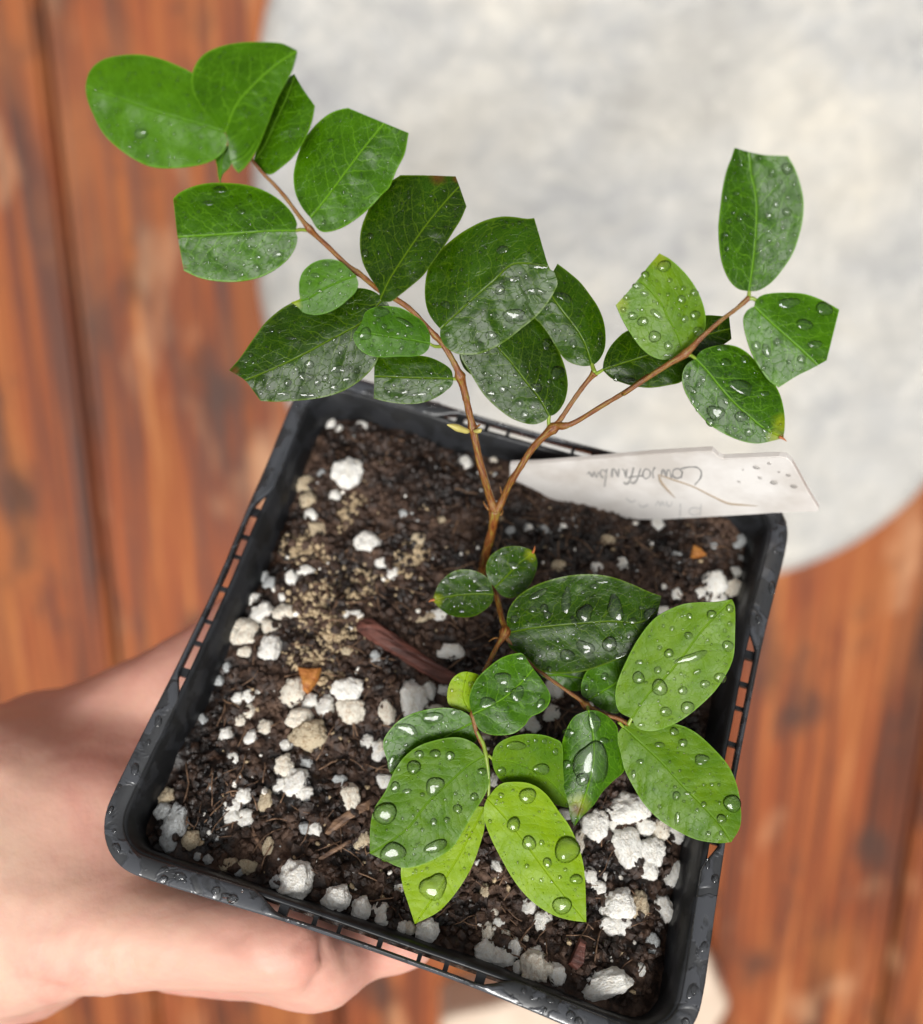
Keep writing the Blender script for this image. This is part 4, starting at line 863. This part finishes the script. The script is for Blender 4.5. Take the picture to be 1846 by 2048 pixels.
BIG = {
 1: ('A', [(400,660,40,35),(440,795,14),(570,800,12),(330,740,14),(690,490,8),(765,540,8),(490,700,12)]),
 5: ('A', [(1550,700,20,12),(1565,878,10),(1630,1015,12),(1510,1200,15,20),(1640,1185,10),(1735,910,8,20),(1640,1100,12,9),(1480,660,8)]),
 6: ('A', [(1010,1135,26,18),(810,1080,32,16),(1230,1390,32,20),(1110,1410,20,14),(910,1470,18,14),(880,1000,46,22),(1010,1517,14,8),(1180,1365,15),(1060,1050,14,24),(1100,1475,22,26),(990,1310,12),(1060,1350,12),(1300,1310,10),(750,1130,10),(1190,1210,10,7),(960,1360,11)]),
 7: ('B', [(610,542,25,15),(700,580,14),(548,610,30,16),(575,705,22,13),(510,650,18,11),(625,608,9),(575,655,11),(700,720,11),(745,670,12),(665,650,8),(500,600,9)]),
 8: ('B', [(510,1150,33,26),(490,1225,50,28,'f'),(690,1180,60,22,'f'),(500,1335,45,14),(350,1330,40,12),(560,1260,20,24),(610,1230,24),(740,1245,32,18),(660,1290,28,22),(430,1180,15),(800,1190,18),(700,1080,14),(400,990,38,10),(380,1260,24),(820,1165,12),(460,1290,14),(760,1170,12)]),
 9: ('B', [(945,832,58,30,'f'),(930,880,14),(965,920,18),(850,965,44,38,'f'),(1090,895,60,18,0.5),(1000,945,24,12),(1050,960,16,9),(1130,960,12)]),
 10: ('B', [(1090,1320,28,26,'f'),(1180,1335,58,18,'f'),(1310,1295,18),(1235,1300,16),(1040,1350,18,10)]),
 11: ('B', [(850,475,22,28),(880,370,20),(930,470,12),(1200,185,10),(1080,215,9),(990,480,9),(1160,420,12),(1250,125,14,8)]),
 12: ('C', [(565,545,45,34,'f'),(650,760,40,26,'f'),(800,850,76,30,'f'),(645,1025,90,50,'f'),(480,1170,45,32),(545,840,38,34),(820,665,75,24,'f'),(500,1020,28,22),(330,1080,14,22),(560,780,30,14,-0.8),(700,1040,16),(380,915,10),(540,915,12),(625,1155,15),(150,945,40,26,'f'),(735,750,11),(400,1220,18,10),(580,1105,16)]),
 13: ('C', [(890,1230,45,40,'f'),(965,1440,50,58,'f'),(810,1550,45,34),(725,1745,34,28),(690,1665,24),(570,1560,34,28),(780,1690,24,18),(480,1590,36,20),(545,1480,26,20),(640,1620,18),(660,1770,20,12),(500,1640,20,14),(620,1540,15),(800,1770,20,12)]),
 14: ('C', [(1010,890,68,34,0.35,'f'),(1275,1175,22,34),(1080,1230,28,36),(885,975,16),(920,1000,10),(1025,1205,14),(1115,1330,18,10),(1050,1160,12),(1210,1185,13),(1155,1195,10)]),
 15: ('D', [(1180,180,36),(1085,205,24,28),(1225,278,14),(885,155,19),(860,340,22,14),(1110,405,19,27),(1065,480,24,26),(1180,455,30,28),(1055,575,32,11),(1155,555,17),(1185,365,14),(880,495,20),(810,515,18),(840,460,14),(790,600,18),(1015,700,11),(1065,640,17),(1140,265,14),(1260,360,14),(1125,660,14),(800,690,14,24),(1200,700,11,18),(1160,320,14),(895,260,18,11),(1225,600,18,14),(1000,115,28,14),(790,370,11,24)]),
 16: ('D', [(405,795,44,38),(285,850,26,26),(235,920,31,21),(280,970,27,17,0.2),(165,995,19),(147,1070,19),(205,1110,31,27),(270,1145,37,29),(355,1100,50,20,0.7),(440,885,17),(515,1005,27,29),(525,935,17),(595,965,27,24),(600,1105,34,31),(535,1130,23,25),(620,1210,33,35),(345,1240,38,40),(430,1300,29,27),(225,1250,15),(265,1070,12),(430,975,14),(500,1105,12),(495,1300,12),(480,935,12),(430,1358,34,10),(575,885,14)]),
 17: ('D', [(1190,1030,70,36,'f'),(1415,1065,54,46,0.4),(1290,1165,54,36),(1355,1290,48,26),(1120,1275,23,25),(1270,1385,27),(1050,1330,28,44,-0.4),(985,1300,28,34),(1190,1400,15),(1030,1440,17),(1085,1210,12),(1020,1020,14)]),
 18: ('D', [(775,1310,44,22),(795,1405,34,29),(915,1385,29),(650,1510,19),(625,1545,17),(545,1490,22),(575,1575,44,17,0.6),(585,1645,14,24),(735,1570,13),(730,1720,54,52,'f'),(695,1780,31,26,0.6),(890,1745,42,34),(795,1650,30,16,0.8),(940,1845,29,27),(1040,1835,21),(615,1700,14),(885,1880,14),(890,1560,90,42,0.4,'f'),(1040,1600,30,18)]),
 19: ('D', [(105,1500,24),(180,1515,50,20,'f'),(280,1510,22,12)]),
 20: ('G', [(135,1560,34,22),(215,1520,55,20,-0.3,'f'),(335,1550,22),(300,1585,14),(390,1610,60,18,'f'),(250,1700,22,15),(200,1720,18,14),(320,1720,14),(400,1700,18,15),(250,1755,30,12),(120,1690,14),(170,1610,13)]),
 21: ('G', [(600,1450,44,24,'f'),(540,1365,40,12,-0.2),(490,1410,28,24),(700,1450,14,20),(650,1560,15),(590,1600,20,12),(640,1510,14),(480,1500,14)]),
 22: ('E', [(595,490,21),(750,435,24),(765,468,22),(960,460,48,46,'f'),(865,395,24,80,'f'),(1120,435,40,75,-0.4,'f'),(1300,465,34,40,'f'),(720,360,58,17,-0.5),(1050,295,34,11),(870,680,40,34),(1090,620,38,42),(965,640,48,40,0.6,'f'),(1150,680,44,14,-0.3),(730,680,12),(690,440,20),(820,600,14),(770,640,12),(1190,580,14),(1210,500,24,18),(905,500,14,34,-0.5),(680,600,10),(1010,320,24,14),(900,570,12)]),
 23: ('E', [(1620,465,25),(1505,475,17),(1415,540,14),(1500,575,21),(1350,640,13),(1398,668,25,25),(1245,715,22,13),(1240,795,33,33),(1340,755,21,19),(1350,845,42,44),(1705,630,31,29),(1665,795,33,27),(1585,828,27,21),(1470,862,25,23),(1495,950,37,33),(1382,972,33,25),(1255,1040,19,12),(1715,435,22),(1515,690,85,26,-0.35,'f'),(1715,515,14),(1340,1028,14,9),(1545,765,24,13,-0.4),(1690,550,11),(1370,525,10),(1600,600,10)]),
 24: ('E', [(1065,790,23,21),(1000,810,11),(970,850,14,19)]),
 26: ('F', [(1740,585,41,41),(1600,385,38,24,'f'),(1475,258,21),(1515,310,23,19),(1410,318,25,13,0.2),(1485,550,19,21),(1490,655,14,30),(1320,395,19,11),(1690,655,24,22),(1610,590,14),(1630,725,14),(1410,600,11),(1290,455,11,24),(1580,615,9),(1690,720,12),(1535,540,20,9)]),
 27: ('F', [(1100,400,75,110,'f'),(1058,475,30,32),(985,410,24),(995,265,30,20),(1110,215,28,50,'f'),(1155,300,22,16)]),
 28: ('F', [(755,322,45,22),(870,430,38,28),(690,440,21,23),(935,350,14,17),(885,303,13),(845,300,11)]),
 29: ('F', [(808,550,41,36),(688,548,14),(745,680,31,36),(815,765,33,34),(988,795,61,60),(898,855,21,25),(1030,930,29,25),(965,1050,44,42),(872,765,14),(980,888,11),(955,920,9),(805,870,11),(870,935,11),(742,525,8),(935,635,8)]),
 30: ('F', [(380,965,60,68,'f'),(300,890,9),(350,880,8),(520,880,8)]),
 31: ('F', [(290,420,32,34),(315,362,21),(388,358,25,21),(455,370,22,23),(205,510,23,25),(260,530,22,13),(160,630,54,52),(385,505,44,44,'f'),(390,780,56,28,-0.4),(195,805,56,50,'f'),(380,670,15,20),(440,660,15),(600,440,22,19),(490,610,22),(565,555,20),(330,545,11),(480,540,10),(220,430,11),(330,705,9)]),
 32: ('F', [(260,250,55,28,0.25,'f'),(375,195,50,26,-0.2),(480,170,24,14),(255,320,11),(245,355,11),(190,400,18,38,0.3),(405,225,9),(425,215,9),(440,235,9),(375,240,9),(165,305,9)]),
 33: ('E', [(535,800,50,34,'f'),(610,880,34,48,'f'),(455,925,50,28,'f'),(730,930,22,30,0.6),(630,690,30,12),(560,860,20,12),(650,800,14)]),
 34: ('E', [(300,800,11),(270,860,10),(375,830,24,18)]),
}
SMALL = {1: 120, 2: 60, 3: 25, 5: 70, 6: 110, 7: 30, 8: 110, 9: 50, 10: 50, 11: 80, 12: 110, 13: 90, 14: 60, 15: 70, 16: 35, 17: 30, 18: 70, 19: 45, 20: 70, 21: 60, 22: 170, 23: 70, 24: 25, 26: 70, 27: 35, 28: 45, 29: 45, 30: 45, 31: 50, 32: 45, 33: 40, 34: 16, 35: 5}
for idx, L in LEAVES.items():
    used = []
    if idx in BIG:
        c, lst = BIG[idx]; s = CR[c][2]
        for it in lst:
            flat = it[-1] == 'f'; it = it[:-1] if flat else it
            x, y, rx = it[:3]; ry = it[3] if len(it) > 3 else rx; ang = it[4] if len(it) > 4 else 0.0
            px, py = cv(c, x, y); rx, ry = rx/s, ry/s
            if not inside(L.poly, px, py): continue
            V = []; F = []; drop_geo(L, px, py, rx, ry, ang, V, F, flat, 22 if max(rx, ry) > 10 else 16, 6, 0.13 if flat else 0.05, 0.42 if not flat else 0.5)
            o = mesh_obj('water_drop', V, F, M_water, L.o); used.append((px, py, max(rx, ry)))
    V = []; F = []; (x0, y0), (x1, y1) = L.poly.min(0), L.poly.max(0); k = 0; tries = 0
    while k < 1.6 * SMALL.get(idx, 0) and tries < 4000:
        tries += 1; px, py = random.uniform(x0, x1), random.uniform(y0, y1)
        if not inside(L.poly, px, py): continue
        r = random.choice((1.0, 1.2, 1.4, 1.7, 2.0, 2.6, 3.4)) * random.uniform(.85, 1.2)
        if idx in (8, 12, 13, 22, 9, 10): r *= random.uniform(.9, 1.5)
        if any(math.hypot(px-a, py-b_) < r_ + r*1.1 for a, b_, r_ in used): continue
        if np.linalg.norm(L.poly - np.array([px, py]), axis=1).min() < r + 1.5: continue
        used.append((px, py, r)); drop_geo(L, px, py, r*random.uniform(.85, 1.25), r, random.uniform(0, 3), V, F, False, 10, 3, 0.08); k += 1
    if V: o = mesh_obj('small_drops', V, F, M_water, L.o); tag(o, kind='stuff')
# ------------------------------------------------------------------ plant label standing in the soil
def plane3(p, q, r):
    A = np.array([[p[0], p[1], 1], [q[0], q[1], 1], [r[0], r[1], 1]], float); s = np.linalg.solve(A, np.array([1/p[2], 1/q[2], 1/r[2]])); return lambda x, y: 1/(s[0]*x + s[1]*y + s[2])
tagd = plane3((1019, 931, 0.1665), (1300, 1036, 0.1690), (1424, 901, 0.1465))
TP = [cv('T', *p) for p in ((-190,158),(0,150),(350,122),(700,92),(1040,72),(1078,70),(1096,84),(1120,108),(1150,120),(1300,114),(1500,106),(1545,112),(1580,142),(1610,195),(1680,325),(1748,437),(1742,452),(1600,455),(1450,460),(1350,468),(1050,485),(780,500),(600,500),(430,500),(250,470),(100,400),(0,330),(-190,240))]
tagroot = tag(empty('plant_label', at(1090, 960, tagd(1090, 960))), 'white plastic plant label with faint upside-down handwriting, stuck in the soil', 'plant label')
TL = tagroot.location.copy()
P0, P1, P2 = (at(x, y, tagd(x, y)) for x, y in ((1100, 950), (1500, 950), (1100, 1010)))
tn = (P1-P0).cross(P2-P0).normalized()
if tn.dot(CAM.translation - P0) < 0: tn = -tn
V = [at(x, y, tagd(x, y)) - TL for x, y in TP]; n = len(V)
V += [v - tn*0.0010 for v in V[:n]]
F = [tuple(range(n))[::-1], tuple(range(n, 2*n))] + [(i, (i+1) % n, (i+1) % n + n, i+n) for i in range(n)]
o = mesh_obj('label_blade', V, F, M_tag, tagroot, smooth=False)
bm = bmesh.new(); bm.from_mesh(o.data); bmesh.ops.recalc_face_normals(bm, faces=bm.faces)
bmesh.ops.bevel(bm, geom=[e for e in bm.edges if len(e.link_faces) == 2 and e.calc_face_angle() > 1.2 and e.calc_length() > 0.0003], offset=0.00012, segments=2, affect='EDGES'); bm.to_mesh(o.data); bm.free()
def strokes(name, lines, wpx, mat, lift=0.00002):
    V = []; F = []
    for ln in lines:
        Q = spline3([cv('T', x, y) + (0, 0) for x, y in ln], 6); k = len(Q); b0 = len(V)
        for i, q in enumerate(Q):
            a, c2 = Q[max(i-1, 0)], Q[min(i+1, k-1)]; dx, dy = c2[0]-a[0], c2[1]-a[1]; L_ = math.hypot(dx, dy) or 1
            w_ = wpx*(0.75 + 0.5*noise.noise(Vector((q[0]*.1, q[1]*.1, 0))))/2
            for sgn in (-1, 1):
                x, y = q[0] - dy/L_*w_*sgn, q[1] + dx/L_*w_*sgn; V.append(at(x, y, tagd(x, y)) + tn*lift - TL)
        for i in range(k-1): F.append((b0+2*i, b0+2*i+1, b0+2*i+3, b0+2*i+2))
    return mesh_obj(name, V, F, mat, tagroot, smooth=False)
strokes('handwriting', [[(880,182),(930,170),(985,172),(1012,200),(1006,240),(970,282)], [(895,205),(870,180),(838,190),(835,225),(862,240),(888,225),(895,195),(885,240)],
    [(825,240),(815,195),(800,190),(792,232),(780,192),(768,190),(760,235)], [(722,170),(708,200),(712,238)], [(690,192),(662,182),(645,215),(662,242),(690,225),(692,195)],
    [(632,178),(612,240),(590,270),(570,262)], [(588,172),(566,250),(545,275),(525,265)], [(650,225),(600,228),(550,235)], [(545,182),(540,236),(528,190),(512,182)],
    [(495,180),(490,232),(472,190),(455,185),(452,232)], [(420,180),(412,240),(405,292)], [(415,200),(390,185),(378,215),(398,238)], [(368,200),(355,232),(340,200),(328,228),(310,202),(296,215)]], 4.2, M_ink)
strokes('handwriting', [[(1012,400),(1005,478)], [(1008,460),(960,472),(935,445),(960,425),(1008,430)], [(882,400),(878,480)], [(830,385),(822,410),(800,412),(795,385)], [(780,412),(770,385),(755,410),(742,385),(725,412)], [(680,405),(640,420),(620,400)], [(600,378),(570,388),(540,362)]], 3.2, M_ink2, 0.00003)
def tape(name, pts_, mat):
    V = []; F = []; path = []; rad = []
    for q in spline3([cv('T', x, y) + (0, r) for x, y, r in pts_], 6):
        path.append(at(q[0], q[1], tagd(q[0], q[1])) - TL + tn*0.00010); rad.append(max(q[3], 0.5)/3.138*0.5*0.155/FPX)
    tube(path, rad, 8, V, F); c0 = tn
    for i, v in enumerate(V): V[i] = v - c0*((v - path[i//8]).dot(c0))*0.6
    return mesh_obj(name, V, F, mat, tagroot)
tape('root_strand', [(745,215,8),(830,245,16),(960,290,14),(1080,350,16),(1180,395,22),(1270,405,18),(1370,412,3)], M_stain)
tape('root_strand', [(745,215,8),(760,260,20),(800,310,18),(850,362,4)], M_stain)
V = []; F = []
class TD: pass
td = TD(); td.mm = 0.155/FPX; td.depth = lambda p: tagd(p[0], p[1]) + 0.00001
PLs = PL; PL = TL
for x, y, r in ((1360,170,22),(1440,145,15),(1470,265,24),(1595,290,22),(1560,220,16),(1380,235,16),(1275,185,10),(1500,200,9),(1250,260,12)):
    px, py = cv('T', x, y); drop_geo(td, px, py, r/3.138*1.1, r/3.138*0.7, 0.2, V, F, False, 12, 4, 0.08, 0.16)
tag(mesh_obj('small_drops', V, F, M_film, tagroot), kind='stuff')
PL = PLs
# ------------------------------------------------------------------ the hand
HN = []
def sph(x, y, d, r): HN.append((at(x, y, d*1e-3), r*1e-3))
def chain(P, step=0.35):
    for (a, b_) in zip(P[:-1], P[1:]):
        A, B = at(*a[:2], a[2]*1e-3), at(*b_[:2], b_[2]*1e-3); n = max(2, int((B-A).length / (min(a[3], b_[3])*1e-3*step)))
        for i in range(n+1):
            t = i/n; HN.append((A.lerp(B, t), (a[3] + (b_[3]-a[3])*t)*1e-3))
# wrist and heel of the hand
chain([(-1900,2060,235,38), (-1100,1900,215,31), (-560,1790,200,30), (-260,1765,194,30), (-60,1735,189,30), (70,1715,185,28.5), (150,1690,182,25)])
chain([(-560,1900,200,26), (-200,1850,190,23), (40,1850,180,18)])
chain([(-480,1660,206,25), (-60,1665,194,24), (110,1590,190,22)])
# thumb along the near side of the pot
chain([(20,1850,170,16), (170,1835,163,13.5), (300,1855,159,10.2), (400,1868,156,8.9), (490,1875,154,8.3), (550,1884,152,8.2), (585,1893,151.5,7.0)])
chain([(360,1880,172,9.5), (520,1900,164,8.6), (610,1921,160,8.8), (648,1928,159,8.4)])
chain([(-200,1745,178,24), (40,1710,174,21), (200,1650,176,19), (270,1570,182,16)])
chain([(100,1790,168,17), (250,1780,166,13)])
chain([(-500,1700,178,24), (-250,1690,176,23), (20,1640,176,21), (150,1590,181,16.5), (250,1530,185,13)])
# index finger along the left side
chain([(-20,1640,190,19), (130,1540,189,16.5), (255,1455,188,12.8), (360,1385,187,11.2), (455,1310,188,10.0), (530,1230,190,8.6), (560,1190,191,7.6)])
# middle, ring and little fingers curled under the pot
chain([(0,1700,205,16), (180,1640,212,12), (330,1560,222,10), (480,1460,232,9), (560,1400,236,8)])
chain([(0,1800,205,15), (200,1760,214,11), (380,1700,226,9.5), (560,1640,238,8.5), (650,1600,243,7.6)])
chain([(60,1840,190,14), (260,1850,182,9.5), (480,1855,173,8.2), (660,1862,168,7.6), (770,1872,166,7.0), (815,1880,165,6.2)])
me = bpy.data.meshes.new('hand_parts'); bm = bmesh.new()
for p, r in HN:
    m4 = Matrix.Translation(p) @ Matrix.Scale(r, 4); bmesh.ops.create_icosphere(bm, subdivisions=2, radius=1, matrix=m4)
bm.to_mesh(me); bm.free()
ho = bpy.data.objects.new('person', me); col.objects.link(ho)
rm = ho.modifiers.new('r', 'REMESH'); rm.mode = 'VOXEL'; rm.voxel_size = 0.0013; rm.use_smooth_shade = True
sm = ho.modifiers.new('s', 'SMOOTH'); sm.factor = 0.5; sm.iterations = 45
dg = bpy.context.evaluated_depsgraph_get(); dg.update()
hm = bpy.data.meshes.new_from_object(ho.evaluated_get(dg)); bpy.data.objects.remove(ho)
# creases and knuckle folds, pressed into the surface
CI = CAM.inverted()
CRE = []
for a, b_, dep in (((190,1905),(238,1985),0.9), ((248,1895),(275,1975),0.8), ((140,1945),(200,2000),0.6), ((20,1955),(210,2012),0.7), ((590,1905),(612,1872),0.5), ((652,1860),(650,1940),1.2), ((650,1940),(610,1990),0.9), ((690,1890),(695,1950),0.4), ((300,1900),(290,1950),0.4), ((455,1840),(462,1905),0.35), ((475,1842),(482,1900),0.3)):
    CRE.append((np.array(a), np.array(b_), dep*1e-3))
co = np.zeros(len(hm.vertices)*3); hm.vertices.foreach_get('co', co); co = co.reshape(-1, 3)
no = np.array([v.normal[:] for v in hm.vertices])
ci = np.array(CI); lc = co @ ci[:3, :3].T + ci[:3, 3]; pxs = CX + lc[:, 0]/(-lc[:, 2])*FPX; pys = CY - lc[:, 1]/(-lc[:, 2])*FPX
nl = no @ ci[:3, :3].T; facing = np.clip(nl[:, 2]*2, 0, 1)
disp = np.zeros(len(co))
for a, b_, dep in CRE:
    ab = b_-a; t = np.clip(((pxs-a[0])*ab[0] + (pys-a[1])*ab[1])/(ab@ab), 0, 1); dd = np.hypot(pxs-a[0]-ab[0]*t, pys-a[1]-ab[1]*t)
    disp -= 1.0*dep*np.exp(-(dd/9)**2)*facing*np.sin(np.pi*np.clip(t*0.9+.05, 0, 1))
disp += np.array([0.0005*noise.noise(Vector(c)*90) + 0.0002*noise.noise(Vector(c)*300) for c in co])
co += no*disp[:, None]; hm.vertices.foreach_set('co', co.ravel()); hm.update()
hm.materials.append(M_skin); hm.polygons.foreach_set('use_smooth', [True]*len(hm.polygons))
hand = bpy.data.objects.new('person', hm); col.objects.link(hand)
tag(hand, "person's bare hand reaching in from the left and gripping the pot", 'person')
